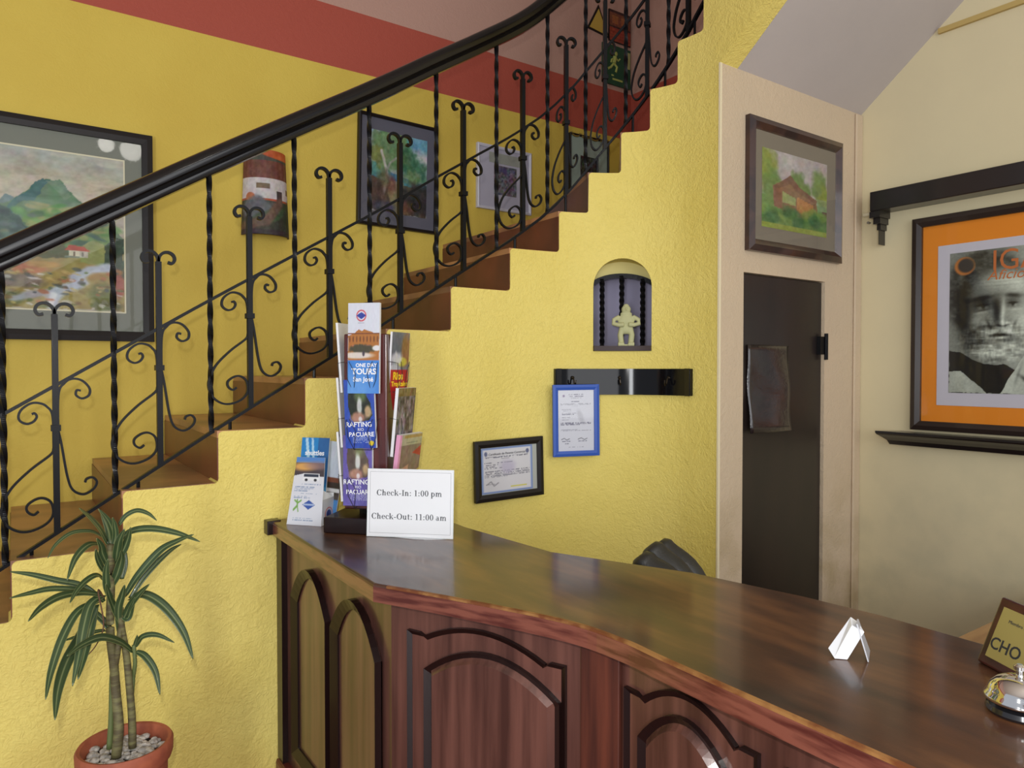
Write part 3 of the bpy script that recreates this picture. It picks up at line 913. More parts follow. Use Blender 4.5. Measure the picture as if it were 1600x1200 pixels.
def g(x, y, sx, sy, rot=0.0):
    dx, dy = c.U - x, c.V - y
    if rot: dx, dy = dx * math.cos(rot) + dy * math.sin(rot), -dx * math.sin(rot) + dy * math.cos(rot)
    return np.exp(-(dx / sx) ** 2 - (dy / sy) ** 2)


def sg(x, k=20): return 1 / (1 + np.exp(-x * k))


L = .52 + .22 * sg(c.U - .62, 9) + (c.noise(6) - .5) * .08          # studio backdrop, lighter to the right
hd = sg(1 - np.sqrt(((c.U - .42) / .37) ** 2 + ((c.V - .60) / .36) ** 2), 22)
hair = sg(1 - np.sqrt(((c.U - .30) / .34) ** 2 + ((c.V - .70) / .30) ** 2), 18)
L = L * (1 - hair) + (.30 + (c.noise(20, 40, 3) - .5) * .30) * hair
fc = sg(1 - np.sqrt(((c.U - .43) / .30) ** 2 + ((c.V - .56) / .31) ** 2), 16)
face = .40 + .34 * sg(c.U - .44, 9) + .05 * (c.V - .5)
L = L * (1 - fc) + face * fc
L += .16 * g(.40, .775, .16, .05) * fc + .10 * g(.58, .76, .08, .06)
for y_ in (.745, .77, .795): L -= .06 * g(.44, y_, .16, .005)
L -= .20 * g(.13, .56, .07, .2)                                    # shaded cheek and sideburn
# left eye
L -= .34 * g(.285, .665, .085, .016, .10) + .12 * g(.30, .64, .10, .02)
L -= .24 * g(.29, .610, .075, .028); L += .30 * g(.285, .600, .034, .010); L -= .42 * g(.290, .603, .014, .012); L -= .28 * g(.285, .616, .045, .005, .05)
L += .12 * g(.27, .565, .06, .010, .1); L -= .12 * g(.28, .578, .055, .006, .1)
# right eye
L -= .36 * g(.535, .672, .07, .015, -.08) + .14 * g(.53, .645, .07, .02)
L -= .26 * g(.530, .615, .055, .024); L += .26 * g(.535, .606, .026, .009); L -= .42 * g(.530, .609, .012, .011); L -= .28 * g(.53, .621, .036, .005)
L += .10 * g(.55, .575, .05, .010)
# nose
L -= .30 * g(.405, .565, .030, .085, -.06) + .10 * g(.385, .62, .025, .04); L += .22 * g(.452, .560, .018, .095, -.06)
L += .14 * g(.455, .487, .030, .018); L -= .40 * g(.425, .468, .028, .010, -.2) + .34 * g(.478, .468, .020, .009, .2)
L += .16 * g(.23, .51, .08, .04, .5) + .10 * g(.60, .50, .06, .05)
L -= .16 * g(.345, .47, .012, .05, .5) + .14 * g(.545, .47, .010, .04, -.5)
# moustache, mouth, beard
bd = sg(1 - np.sqrt(((c.U - .40) / .30) ** 2 + ((c.V - .36) / .155) ** 2), 14)
st = (c.noise(14, 60, 2) - .5) * .36 + (c.noise(60, 30, 2) - .5) * .20
L += bd * st
L += .22 * g(.38, .435, .075, .020, .16) + .20 * g(.50, .435, .055, .018, -.2)
L -= .42 * g(.435, .405, .070, .010, .0) + .10 * g(.435, .372, .09, .012); L += .16 * g(.435, .388, .045, .009)
L += .14 * g(.42, .31, .12, .06) - .14 * g(.20, .36, .07, .10) + .12 * g(.28, .30, .09, .04)
# neck and dark jersey, white shirt collar and jacket
def pm(pts, w=.004):
    k = Cv.__new__(Cv); k.U, k.V, k.rng = c.U, c.V, c.rng; k.c = np.zeros(c.c.shape); k.poly([p for p in pts], (255, 255, 255), 1, .02, 10); return k.c[..., 0]
nk = pm([(0, .30), (.10, .29), (.30, .20), (.46, .21), (.56, .16), (.50, 0), (0, 0)]); L = L * (1 - nk) + (.17 + (c.noise(40, 40, 2) - .5) * .08) * nk
co = pm([(0, .15), (.10, .16), (.24, .07), (.33, 0), (0, 0)]); L = L * (1 - co) + (.66 + (c.noise(12) - .5) * .14) * co
c2 = pm([(.62, .26), (.52, .13), (.44, 0), (1, 0), (1, .32)]); L = L * (1 - c2) + (.66 + .1 * c.U + (c.noise(8) - .5) * .12) * c2
L -= .5 * g(.66, .085, .07, .014, -.55) + .12 * g(.58, .14, .012, .09, -.35)
L = np.clip(L + (c.noise(70, 90, 2) - .5) * .07, .06, .84)
L = .43 + (L - .48) * 1.32
c.c = np.clip(np.stack([L * .96, L, L * .93], -1), .04, .88)
c.ell(.13, .90, .088, .064, (176, 108, 50), 1, .2); c.ell(.142, .904, .070, .050, (58, 52, 46), 1, .3)
pt = thing('portrait_poster', 'framed magazine portrait of a bearded man with white and orange mats, on the right wall', 'poster', (3.48, 1.29, 1.35))
PW = lambda y, z: frame_T((3.489, y, z), (0, -1, 0), (-1, 0, 0))
T = PW(1.286, 1.838)
bars(T, -.396, -.490, .396, .490, .042, .001, .035, .005).build('frame', mat('dark_brown_frame', (0.022, 0.013, 0.010), .35, coat=.3), pt)
MB(T).box((-.36, -.452, .002), (.36, .452, .012)).build('orange_mat', mat('orange_mat', rgb(222, 132, 22), .7), pt)
MB(T).box((-.287, -.372, .0121), (.287, .352, .0142)).build('white_mat', mat('white_mat', rgb(192, 190, 200), .7), pt)
c.mesh('magazine_cover', T, -.236, -.314, .236, .311, .0150, pt, GLOSSP)
M_or = mat('orange_ink', rgb(186, 104, 52), .5)
text('IGAR', .125, T @ Matrix.Translation((.055, .255, .0155)), M_or, pt, sx=.88)
text('Aficionado', .060, T @ Matrix.Translation((.045, .195, .0155)), M_or, pt, shear=.3)
MB(T).box((-.357, -.450, .020), (.357, .450, .0215)).build('glass_pane', M_glass, pt)

M_shelf = mat('black_brown_wood', (0.011, 0.008, 0.008), .32, coat=.35, coat_rough=.12)
t = thing('hood_shelf', 'black wooden cornice shelf with stepped brackets above the portrait', 'shelf', (3.45, 1.29, 2.38))
MB().box((3.385, .726, 2.385), (3.489, 1.846, 2.478)).build('shelf_board', M_shelf, t, bevel=.004)
for yy in (1.80, .74):
    mb = MB()
    for k, (dz, dp) in enumerate(((0, .085), (.028, .065), (.055, .045), (.085, .045), (.105, .045))):
        if k < 4: mb.box((3.489 - dp - .012, yy + .008 * k, 2.385 - dz - .03 - (.04 if k == 3 else 0)), (3.489, yy + .05 - (.008 * k), 2.385 - dz))
    mb.build('bracket', M_shelf, t)
t = thing('picture_ledge', 'black moulded wooden ledge beneath the portrait', 'shelf', (3.45, 1.29, 1.27))
prf = [(0, 0), (.045, 0), (.055, .02), (.075, .035), (.095, .048), (.100, .055), (.100, .064), (0, .064)]
mb = MB()
yA, yB = 1.81, .762
vs = []; fs = []
for e, (yy, sg) in enumerate(((yA, -1), (yB, 1))):
    for dx, dz in prf: vs.append((3.489 - dx, yy + sg * (.10 - dx) * .75, 1.272 + dz))
nP = len(prf); fs = [list(range(nP)), list(range(nP, 2 * nP))[::-1]] + [(k, (k + 1) % nP, nP + (k + 1) % nP, nP + k) for k in range(nP)]
mb.add(vs, fs).build('ledge_moulding', M_shelf, t)
t = thing('wall_rod', 'thin white rod running from the wall corner to the black shelf', 'rod', (3.47, 1.93, 2.38))
mb = MB(); mb.tube([(3.472, 1.922, 2.392), (3.472, 1.80, 2.392)], .010, 10); mb.build('rod', mat('white_enamel', rgb(214, 206, 176), .4), t, smooth=True)
mb = MB(); mb.tube([(3.489, 1.90, 2.352), (3.470, 1.90, 2.352)], .006, 8); mb.build('screw', mat('grey_metal', (.3, .3, .28), .4, metal=.8), t)

def ribbon_on_wall(sa, sb, z0, z1, o0, o1, n=30):
    zc_ = (z0 + z1) / 2; h_ = (z1 - z0) / 2; w2 = (o1 - o0) / 2
    return MB().sweep([(*PT(sa + (sb - sa) * k / n, (o0 + o1) / 2), zc_) for k in range(n + 1)], [(-w2, -h_), (w2, -h_), (w2, h_), (-w2, h_)])


# ------------------------------------------------------------------ niche contents
ng = thing('niche_grille', 'black iron grille with twisted bars inside the arched niche', 'grille', (*PT(NC, .09), NZ))
mb = MB(); ar = [NC - NR * .99 * math.cos(PI * k / 20) for k in range(21)]
mb.sweep([(*PT(s, .100), seg(s) - .004) for s in ar], sq(.008, .010)); mb.build('arch_bar', M_black, ng)
for s in (NC - NR * .56, NC + .002, NC + NR * .60):
    p = PT(s, .095); n = 60; mb = MB()
    mb.sweep([(p.x, p.y, NZ + .02 + (seg(s) - NZ - .025) * k / n) for k in range(n + 1)], sq(.0085, .0085), up=(1, 0, 0), twist=.28); mb.build('twisted_bar', M_black, ng)
sill = ribbon_on_wall(NS0 + .002, NS1 - .002, NZ + .001, NZ + .024, -.012, .108, 12).build('niche_sill', mat('dull_dark_wood', rgb(52, 34, 32), .55), None, smooth=True); tag(sill, 'dark wooden sill board at the foot of the arched niche', 'sill')
fg = thing('stone_figurine', 'pale green stone figurine with arms bent to its chest, standing in the niche', 'figurine', (*PT(NC + .018, .02), NZ + .024))
pf = PT(NC + .018, .035); dn = TAN(NC)
T = frame_T((pf.x, pf.y, NZ + .024), (dn.x, dn.y, 0), (dn.y, -dn.x, 0))
mb = MB(T)
mb.ball((0, .167, 0), (.022, .022, .018)); mb.ball((0, .184, 0), (.013, .010, .011)); mb.ball((0, .118, 0), (.040, .030, .017)); mb.ball((0, .078, 0), (.034, .024, .017))
mb.ball((0, .146, 0), (.028, .012, .014))
for sg in (-1, 1):
    mb.tube([(sg * .030, .135, 0), (sg * .056, .120, .002), (sg * .058, .102, .006), (sg * .034, .096, .014), (sg * .010, .098, .018)], .0105, 8)
    mb.tube([(sg * .020, .078, 0), (sg * .026, .050, .002), (sg * .022, .018, .002)], .0135, 8); mb.box((sg * .023 - .014, .0, -.014), (sg * .023 + .014, .016, .022))
mb.box((-.037, 0, -.016), (.037, .008, .018))
mb.ball((0, .168, .018), (.005, .007, .006))
o = mb.build('figure_body', mat('pale_stone', rgb(186, 186, 140), .75, bump=((90, 90, 90), .4, .002)), fg)
rm = o.modifiers.new('r', 'REMESH'); rm.mode = 'VOXEL'; rm.voxel_size = .0025; rm.use_smooth_shade = True
sm = o.modifiers.new('sm', 'SMOOTH'); sm.factor = .6; sm.iterations = 3

# ------------------------------------------------------------------ hook board and certificates on the curved wall
ra, rb = S_of(1.99, 2.517), S_of(2.412, 2.085)
hb = thing('hook_board', 'glossy black curved hook board screwed to the yellow wall below the niche', 'hook rack', (*PT((ra + rb) / 2), 1.515))
ribbon_on_wall(ra, rb, 1.515, 1.632, -.018, -.001).build('board', mat('black_gloss_lacquer', (.004, .004, .005), .09, spec=.3), hb, smooth=True)
mb.v = []; mb.f = []
for q in (ra + .004, rb - .030):
    mb = MB(); strips(mb, [q, q + .013, q + .026], lambda a, b: [(1.514, 1.633, 1.514, 1.633)], -.021, -.0185); mb.build('end_cap', M_rail, hb)
for fr in (.13, .47, .83):
    s = ra + (rb - ra) * fr; a = TAN(s); nx = Vector((a.y, -a.x))
    q = PT(s, -.02); P3 = lambda o_, z_: (q.x + nx.x * o_, q.y + nx.y * o_, z_)
    mb = MB(); mb.tube([P3(0, 1.592), P3(.012, 1.590), P3(.018, 1.578), P3(.022, 1.565), P3(.034, 1.560), P3(.042, 1.570), P3(.042, 1.582)], .0032, 8)
    mb.ball(P3(.002, 1.592), .008, 8, 6); mb.build('hook', mat('dark_bronze', (.05, .04, .03), .3, metal=.9), hb, smooth=True)


def doc(W, H, seed, bg=(206, 206, 214), header=0.9, border=None):
    c = Cv(W, H, bg, seed)
    if border:
        c.rect(0, 0, 1, 1, border); c.rect(.035, .045, .965, .955, bg)
    return c


c = doc(90, 130, 31, (202, 204, 214))
for k, (y_, a_, b_) in enumerate(((.925, .3, .75), (.895, .32, .7), (.87, .36, .66), (.81, .38, .6), (.775, .08, .9), (.76, .08, .9), (.735, .42, .56), (.68, .12, .42), (.66, .12, .36), (.62, .12, .5), (.60, .12, .44), (.55, .12, .34), (.51, .12, .3), (.46, .08, .9), (.445, .08, .9), (.43, .08, .6), (.35, .08, .55), (.335, .08, .9), (.16, .12, .34), (.16, .56, .8), (.12, .2, .3), (.06, .3, .7))):
    c.mix(((abs(c.V - y_) < .0055) & (c.U > a_) & (c.U < b_)) * (c.noise(50, 4, 2) > .42), (96, 96, 116), .75)
c.ell(.17, .905, .03, .02, (110, 90, 130), .8, .6); c.ell(.62, .56, .14, .06, (160, 160, 170), .5, .8, .5, rot=-.9); c.line([(.1, .19), (.18, .21), (.24, .18), (.32, .2)], .007, (80, 80, 90), .7); c.line([(.55, .19), (.64, .21), (.72, .18), (.8, .2)], .007, (80, 80, 90), .7)
pa, pb = Vector(PT(S_of(1.969, 2.523), -.026)), Vector(PT(S_of(2.172, 2.44), -.030))
xd = (pb - pa); mid = (pa + pb) / 2; n2 = Vector((xd.y, -xd.x)).normalized()
mid = mid + n2 * .012
T = frame_T((mid.x, mid.y, 1.403), (xd.x, xd.y, 0), (n2.x, n2.y, 0), R(.6))
M_blue = mat('blue_frame_paint', rgb(42, 84, 176), .45)
framed('licence_certificate', 'white printed certificate in a blue frame hanging from the black hook board', 'certificate', T, xd.length + .004, .318, .024, .016, M_blue, M_white, c, GLOSSP,
       (-.086, -.135, .086, .135), glass=True, lip=.002, art_name='certificate_sheet')
c = Cv(120, 100, (206, 206, 212), 33)
c.rect(0, 0, 1, 1, (120, 142, 190)); c.rect(.03, .035, .97, .965, (166, 180, 210)); c.rect(.045, .05, .955, .95, (208, 208, 214))
for y_, a_, b_ in ((.80, .06, .94), (.785, .06, .9), (.745, .38, .62), (.67, .06, .2), (.66, .3, .6), (.62, .06, .34), (.58, .06, .3), (.55, .06, .4), (.48, .06, .94), (.455, .06, .94), (.43, .06, .94), (.405, .06, .94), (.38, .06, .94), (.355, .06, .5), (.2, .08, .3)):
    c.mix(((abs(c.V - y_) < .0075) & (c.U > a_) & (c.U < b_)) * (c.noise(60, 4, 2) > .42), (90, 92, 110), .8)
c.ell(.09, .87, .03, .05, (70, 80, 120), .85, .4, .5); c.ell(.90, .87, .03, .05, (70, 80, 120), .85, .4, .5); c.ell(.5, .56, .14, .14, (176, 170, 196), .7, .8, .4); c.rect(.56, .10, .88, .13, (206, 200, 90), .9)
c.line([(.1, .2), (.18, .26), (.24, .16), (.32, .22)], .012, (110, 110, 120), .6)
pa = PT(1.583, -.001); pb = PT(1.921, -.001); xd = pb - pa; n2 = Vector((xd.y, -xd.x)).normalized(); mid = (pa + pb) / 2 + n2 * .012
T = frame_T((mid.x, mid.y, 1.203), (xd.x, xd.y, 0), (n2.x, n2.y, 0), R(1.4))
t = framed('patent_certificate', 'blue-bordered certificate in a black frame, hung slightly tilted on the yellow wall', 'certificate', T, .342, .258, .030, .02, M_frame,
           mat('grey_green_card2', rgb(172, 176, 168), .7), c, GLOSSP, (-.139, -.097, .118, .097), lip=.003, art_name='certificate_sheet')
text('Certificado de Patente Comercial', .0135, T @ Matrix.Translation((-.012, .069, .0112)), M_ink, t, name='heading', shear=.2)

# ------------------------------------------------------------------ counter
CT = 1.10
F = [(.742, 2.543), (.730, 1.640), (.952, 1.170), (.978, 1.02), (.975, -.62)]       # front edge, wall to viewer's right
Bk = [(1.535, -.62), (1.535, .80), (1.515, .97), (1.455, 1.25), (1.285, 1.630), (1.25, 2.05), (1.27, 2.535)]
edge = catmull([F[1], (.84, 1.425), F[2], F[3], (.976, .9), (.975, .6)], 6)
topo = [F[0]] + [(p.x, p.y) for p in edge] + [F[4]] + Bk
mt = bpy.data.materials.new('worn_counter_top'); mt.use_nodes = True
nt = mt.node_tree; b = nt.nodes['Principled BSDF']; LK = nt.links.new
tc = nt.nodes.new('ShaderNodeTexCoord'); mp = nt.nodes.new('ShaderNodeMapping'); mp.inputs['Scale'].default_value = (9, 2.2, 6); LK(tc.outputs['Object'], mp.inputs[0])
n1 = nt.nodes.new('ShaderNodeTexNoise'); n1.inputs['Scale'].default_value = 1.6; n1.inputs['Detail'].default_value = 7; LK(mp.outputs[0], n1.inputs['Vector'])
cr = nt.nodes.new('ShaderNodeValToRGB'); e = cr.color_ramp.elements
e[0].position = .30; e[0].color = (*rgb(46, 31, 26), 1); e[1].position = .72; e[1].color = (*rgb(112, 74, 46), 1)
k = e.new(.5); k.color = (*rgb(76, 48, 34), 1)
LK(n1.outputs['Fac'], cr.inputs[0]); LK(cr.outputs[0], b.inputs['Base Color'])
b.inputs['Roughness'].default_value = .38; b.inputs['Specular IOR Level'].default_value = .35; b.inputs['Coat Weight'].default_value = .55; b.inputs['Coat Roughness'].default_value = .12
n2_ = nt.nodes.new('ShaderNodeTexNoise'); n2_.inputs['Scale'].default_value = 60; LK(mp.outputs[0], n2_.inputs['Vector'])
bu = nt.nodes.new('ShaderNodeBump'); bu.inputs['Strength'].default_value = .05; bu.inputs['Distance'].default_value = .002
LK(n2_.outputs['Fac'], bu.inputs['Height']); LK(bu.outputs[0], b.inputs['Normal'])
ctop = thing('countertop', 'worn glossy brown wooden countertop running from the yellow wall past the viewer', 'countertop', (1.2, 1.2, CT - .045))
o = MB().prism(topo, CT - .045, CT).build('worktop', mt, ctop, bevel=.006, bseg=3)
# worn varnish nosing
M_edge = mat('worn_red_edge', rgb(124, 72, 58), .3, coat=.7, coat_rough=.12, vary=(rgb(80, 36, 30), (5, 7, 60), 6, .42, .6))
inn = [(p[0] - .0, p[1]) for p in topo]
front = [Vector((*p, 0)) for p in [F[0]] + [(p.x, p.y) for p in edge] + [F[4]]]
MB().sweep([(p.x, p.y, CT - .024) for p in front], [(-.003, -.021), (.001, -.021), (.001, .016), (-.002, .020), (-.003, .020)][::-1]).build('front_edge', M_edge, ctop)
MB().sweep([(p.x + .002, p.y, CT - .0035) for p in front[2:]], [(.0035, -.0028), (.0035, .0028), (-.0035, .0041), (-.0035, -.0028)]).build('wear_and_sheen_line', mat('golden_wear_and_sheen', rgb(150, 108, 62), .4, vary=(rgb(110, 62, 34), (20, 14, 20), 5, .45, .6)), ctop)  # golden strip: scratched wood plus the yellow wall's reflection painted on the rim
MB().box((.722, 2.505, CT - .045), (.770, 2.548, CT + .004)).build('edge_end_block', M_wood_dark, ctop, bevel=.003)

ct = thing('reception_counter', 'dark reddish wooden reception counter with raised arched panels', 'counter', (1.1, 1.2, 0))
G = [(.785, 2.545), (.785, 1.655), (1.005, 1.165), (1.03, 1.07), (1.03, -.60)]
body = G + [(1.49, -.60), (1.49, .80), (1.41, 1.24), (1.235, 1.63), (1.21, 2.545)]
MB().prism(body, .25, CT - .046).build('cabinet_body', M_wood, ct)
MB().prism([(p[0] - .03, p[1]) for p in G] + body[5:], 0, .25).build('plinth', mat('dark_red_tile', rgb(92, 38, 30), .35), ct, bevel=.01)


def face_T(a, b):
    a = Vector((*a, 0)); b = Vector((*b, 0)); x = (b - a); n = Vector((x.y, -x.x, 0)).normalized()
    if n.dot(Vector((-1, -1, 0))) < 0: n = -n
    T = Matrix((x.normalized(), Vector((0, 0, 1)), n)).transposed().to_4x4(); T.translation = a; return T, x.length


def arch(x0, x1, y0, ysp, rise, ear=0.0, n=14):
    """outline with arched head; ear = flat shoulder width"""
    pts = [(x0, y0), (x1, y0), (x1, ysp)]
    a, b = x0 + ear, x1 - ear
    if ear: pts.append((b + ear * .25, ysp)); pts.append((b, ysp - .008))
    for k in range(n + 1):
        t = k / n; x = b + (a - b) * t
        pts.append((x, ysp + (0 if not ear else -.006) + rise * (1 - (2 * t - 1) ** 2)))
    if ear: pts.append((a - ear * .25, ysp)); 
    pts.append((x0, ysp)); 
    out = [pts[0]]
    for p in pts[1:]:
        if (Vector(p) - Vector(out[-1])).length > 1e-5: out.append(p)
    return out


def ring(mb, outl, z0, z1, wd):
    """raised moulding along an outline; its dark colour paints the shade of a recess"""
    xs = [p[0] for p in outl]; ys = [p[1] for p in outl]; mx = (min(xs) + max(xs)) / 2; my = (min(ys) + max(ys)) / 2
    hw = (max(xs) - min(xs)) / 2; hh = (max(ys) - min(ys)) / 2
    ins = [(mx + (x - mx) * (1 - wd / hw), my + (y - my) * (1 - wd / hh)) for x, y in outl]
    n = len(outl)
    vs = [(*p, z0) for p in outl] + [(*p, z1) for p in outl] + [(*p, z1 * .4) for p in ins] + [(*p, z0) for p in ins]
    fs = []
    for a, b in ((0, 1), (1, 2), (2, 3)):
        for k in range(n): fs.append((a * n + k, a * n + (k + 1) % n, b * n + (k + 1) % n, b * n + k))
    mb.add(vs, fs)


def panel(T, x0, x1, ztop, rise, ear, ix0, ix1, iztop, irise, zb=.33, m=M_wood):
    p = MB(T).prism(arch(x0 + .010, x1 - .010, zb + .01, ztop - rise - .008, rise, ear), .0005, .004).build('panel_field', m, ct)
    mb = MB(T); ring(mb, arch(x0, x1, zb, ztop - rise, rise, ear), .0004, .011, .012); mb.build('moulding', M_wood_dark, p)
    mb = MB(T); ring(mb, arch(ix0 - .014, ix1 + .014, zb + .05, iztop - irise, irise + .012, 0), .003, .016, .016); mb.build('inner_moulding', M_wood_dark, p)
    MB(T).bevel_prism(arch(ix0, ix1, zb + .065, iztop - irise, irise), .004, .020, .014).build('raised_panel', m, p)


# left face (along the wall line): two tall narrow arched panels
T, Ln = face_T(G[0], G[1])
for a in (.155, .515):
    p = MB(T).prism(arch(a, a + .32, .33, .87, .12), .0005, .003).build('panel_field', M_wood, ct)
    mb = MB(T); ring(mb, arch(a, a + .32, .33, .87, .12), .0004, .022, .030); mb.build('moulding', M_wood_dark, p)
MB(T).box((-.0, .25, .0005), (.055, 1.05, .020)).build('corner_post', M_wood_dark, ct)
# diagonal main face
T, Ln = face_T(G[1], G[2])
panel(T, .059, .497, 1.027, .043, .05, .1285, .4715, .960, .060)
# post at the bend
T2, L2 = face_T(G[2], G[3])
MB(T2).box((.0, .25, .0), (L2, 1.052, .016)).build('bend_post', mat('reddish_post_wood', rgb(100, 52, 38), .34, coat=.6, coat_rough=.14, vary=(rgb(66, 34, 27), (40, 40, 2), 6, .35, .65)), ct, bevel=.003)
T3, L3 = face_T(G[3], G[4])
for a in (.012, .382, .752, 1.122):
    panel(T3, a, a + .32, 1.030, .048, .045, a + .058, a + .262, .968, .068)

# ------------------------------------------------------------------ things on the counter
# leaflet carton
A_, B_ = Vector((.768, 2.440)), Vector((.860, 2.330))
x_ = (B_ - A_).normalized(); n_ = Vector((-x_.y, x_.x)) * -1
if n_.dot(Vector((-1, -1))) < 0: n_ = -n_
T = Matrix(((x_.x, 0, n_.x), (x_.y, 0, n_.y), (0, 1, 0))).to_4x4(); T.translation = Vector((A_.x, A_.y, CT + .0005))
W_ = .132; back = -.085; LEAN = .05
t = thing('leaflet_carton', 'white cardboard leaflet holder with a coach photo, at the wall end of the counter', 'leaflet holder', (.85, 2.42, CT))
ft = .225
mb = MB(T)
th = .0015
lean = lambda y: -LEAN * y / ft
mb.add([(0, 0, 0), (W_, 0, 0), (W_ - .012, ft, lean(ft)), (.012, ft, lean(ft)), (0, 0, -th), (W_, 0, -th), (W_ - .012, ft, lean(ft) - th), (.012, ft, lean(ft) - th)],
       [(0, 1, 2, 3), (7, 6, 5, 4), (0, 3, 7, 4), (1, 5, 6, 2), (3, 2, 6, 7), (0, 4, 5, 1)]); 
for xx, xt in ((0, .012), (W_ - th, W_ - .012 - th)):
    mb.add([(xx, 0, -th), (xx, 0, back), (xx, .085, back), (xt + 0, .12, lean(.12)), (xx + th, 0, -th), (xx + th, 0, back), (xx + th, .085, back), (xt + th, .12, lean(.12))],
           [(0, 1, 2, 3), (7, 6, 5, 4), (0, 4, 5, 1), (1, 5, 6, 2), (2, 6, 7, 3), (3, 7, 4, 0)])
mb.box((0, 0, back - th), (W_, .10, back)); mb.box((0, .0, back), (W_, .002, 0))
mb.build('carton', M_white, t)
c = Cv(70, 120, (212, 214, 222), 41)
c.rect(0, .72, 1, 1, (70, 60, 62)); c.rect(0, .92, 1, 1, (84, 132, 196)); c.ell(.3, .86, .4, .06, (226, 170, 90), .9, .8); c.ell(.75, .88, .4, .06, (150, 120, 120), .7, .8)
c.poly([(0, .62), (0, .72), (.35, .76), (.7, .75), (1, .70), (1, .62)], (214, 216, 222)); c.rect(.3, .66, .85, .76, (226, 228, 230)); c.rect(.33, .71, .82, .75, (50, 56, 70)); c.ell(.42, .665, .05, .02, (40, 40, 44), 1, .3); c.ell(.72, .665, .05, .02, (40, 40, 44), 1, .3)
for y_, a_, b_ in ((.60, .3, .9), (.56, .08, .72), (.54, .08, .7), (.52, .08, .66), (.50, .08, .5), (.46, .3, .8), (.42, .1, .5), (.40, .1, .6), (.10, .15, .7), (.07, .15, .75)):
    c.mix(((abs(c.V - y_) < .006) & (c.U > a_) & (c.U < b_)) * (c.noise(40, 3, 2) > .4), (120, 140, 170), .8)
c.poly([(.38, .30), (.58, .37), (.78, .30), (.58, .23)], (52, 84, 160)); c.mix(((abs(c.V - .30) < .012) & (c.U > .42) & (c.U < .74)), (190, 204, 226), .8)
c.line([(.22, .36), (.24, .28), (.14, .22)], .02, (110, 160, 70), .9, .6); c.line([(.14, .36), (.24, .32), (.34, .36)], .014, (110, 160, 70), .9, .6); c.line([(.24, .28), (.28, .20)], .014, (110, 160, 70), .9, .6)
c.mesh('printed_front', T, 0, 0, 0, 0, 0, t, GLOSSP, bend=lambda u, v: (.012 * v + (W_ - .024 * v) * u, ft * v, lean(ft * v) + .0008))
tabT = T @ Matrix.Translation((W_ + .0025, 0, 0))
c = Cv(30, 40, (206, 206, 214), 42); c.ell(.5, .35, .34, .28, (196, 90, 90), 1, .1); c.ell(.5, .35, .28, .23, (210, 214, 224), 1, .1); c.ell(.5, .35, .22, .18, (50, 60, 130), 1, .2)
c.mesh('side_tab', T, 0, 0, 0, 0, 0, t, GLOSSP, bend=lambda u, v: (W_ + .001, .005 + .082 * v, -.012 - .075 * u))


def brochure(name, label, T, w, h, cv, parent_group=None, thick=.004, curve=0.0, cat='brochure', texts=()):
    """stands with its lower edge at the local origin's height, centred on x"""
    t = thing(name, label, cat, T @ Vector((0, 0, 0)), parent_group)
    bend = lambda u, v: (-w / 2 + w * u, h * v, curve * (2 * v - 1) ** 2 * (1 if v > .5 else 0))
    cv.mesh('printed_cover', T, 0, 0, 0, 0, 0, t, GLOSSP, bend=bend)
    mb = MB(T); n = 10
    vs = []
    for k in range(n + 1):
        z_ = bend(0, k / n)[2]
        vs += [(-w / 2, h * k / n, z_ - .0005), (w / 2, h * k / n, z_ - .0005), (w / 2, h * k / n, z_ - thick), (-w / 2, h * k / n, z_ - thick)]
    fs = [(0, 1, 2, 3), (4 * n, 4 * n + 3, 4 * n + 2, 4 * n + 1)]
    for k in range(n):
        for q in range(4): fs.append((4 * k + q, 4 * k + (q + 1) % 4, 4 * k + 4 + (q + 1) % 4, 4 * k + 4 + q))
    mb.add(vs, fs); mb.build('pages', M_white, t)
    for (s, size, x, y, m, kw) in texts: text(s, size, T @ Matrix.Translation((x, y, .0008 + curve * .0)), m, t, name='printed_words', **kw)
    return t


TL = T @ Matrix.Translation((W_ / 2 - .008, .03, -.055)) @ Matrix.Rotation(-R(9), 4, 'X')
c = Cv(50, 80, (40, 118, 178), 43); c.rect(0, .5, .62, 1, (36, 128, 196)); c.rect(.60, .4, 1, 1, (40, 96, 156)); c.poly([(.12, 1), (.22, 1), (.5, .3), (.4, .3)], (170, 206, 232)); c.poly([(.34, 1), (.42, 1), (.62, .3), (.54, .3)], (170, 206, 232)); c.rect(0, 0, 1, .35, (80, 150, 200)); c.grain(.06, 10)
brochure('shuttle_brochure', 'blue shuttle brochure standing at the front of the white leaflet holder', TL, .108, .262, c, 'brochures in the white leaflet holder',
         texts=(('shuttles', .024, 0, .208, M_inkw, dict(bold=.0006)),))
c = Cv(40, 60, (196, 206, 220), 44); c.rect(0, 0, 1, .5, (60, 50, 44)); c.rect(0, .44, 1, .5, (120, 70, 50)); c.rect(0, .3, 1, .34, (210, 210, 214)); c.rect(0, 0, 1, .2, (60, 120, 180)); c.grain(.08, 12)
brochure('leaflet', 'pale folded leaflet behind the blue shuttle brochure', T @ Matrix.Translation((W_ / 2 + .032, .03, -.075)) @ Matrix.Rotation(-R(10), 4, 'X') @ Matrix.Rotation(-R(5), 4, 'Z'), .095, .250, c, 'brochures in the white leaflet holder')

# rotating brochure rack
RC = Vector((1.00, 2.235))
ang = math.atan2(-.688, -.726)          # direction the main face looks
n1v = Vector((math.cos(ang), math.sin(ang)))
FT = lambda k: frame_T((RC.x, RC.y, CT), (-math.sin(ang + k * PI / 2), math.cos(ang + k * PI / 2), 0), (math.cos(ang + k * PI / 2), math.sin(ang + k * PI / 2), 0))
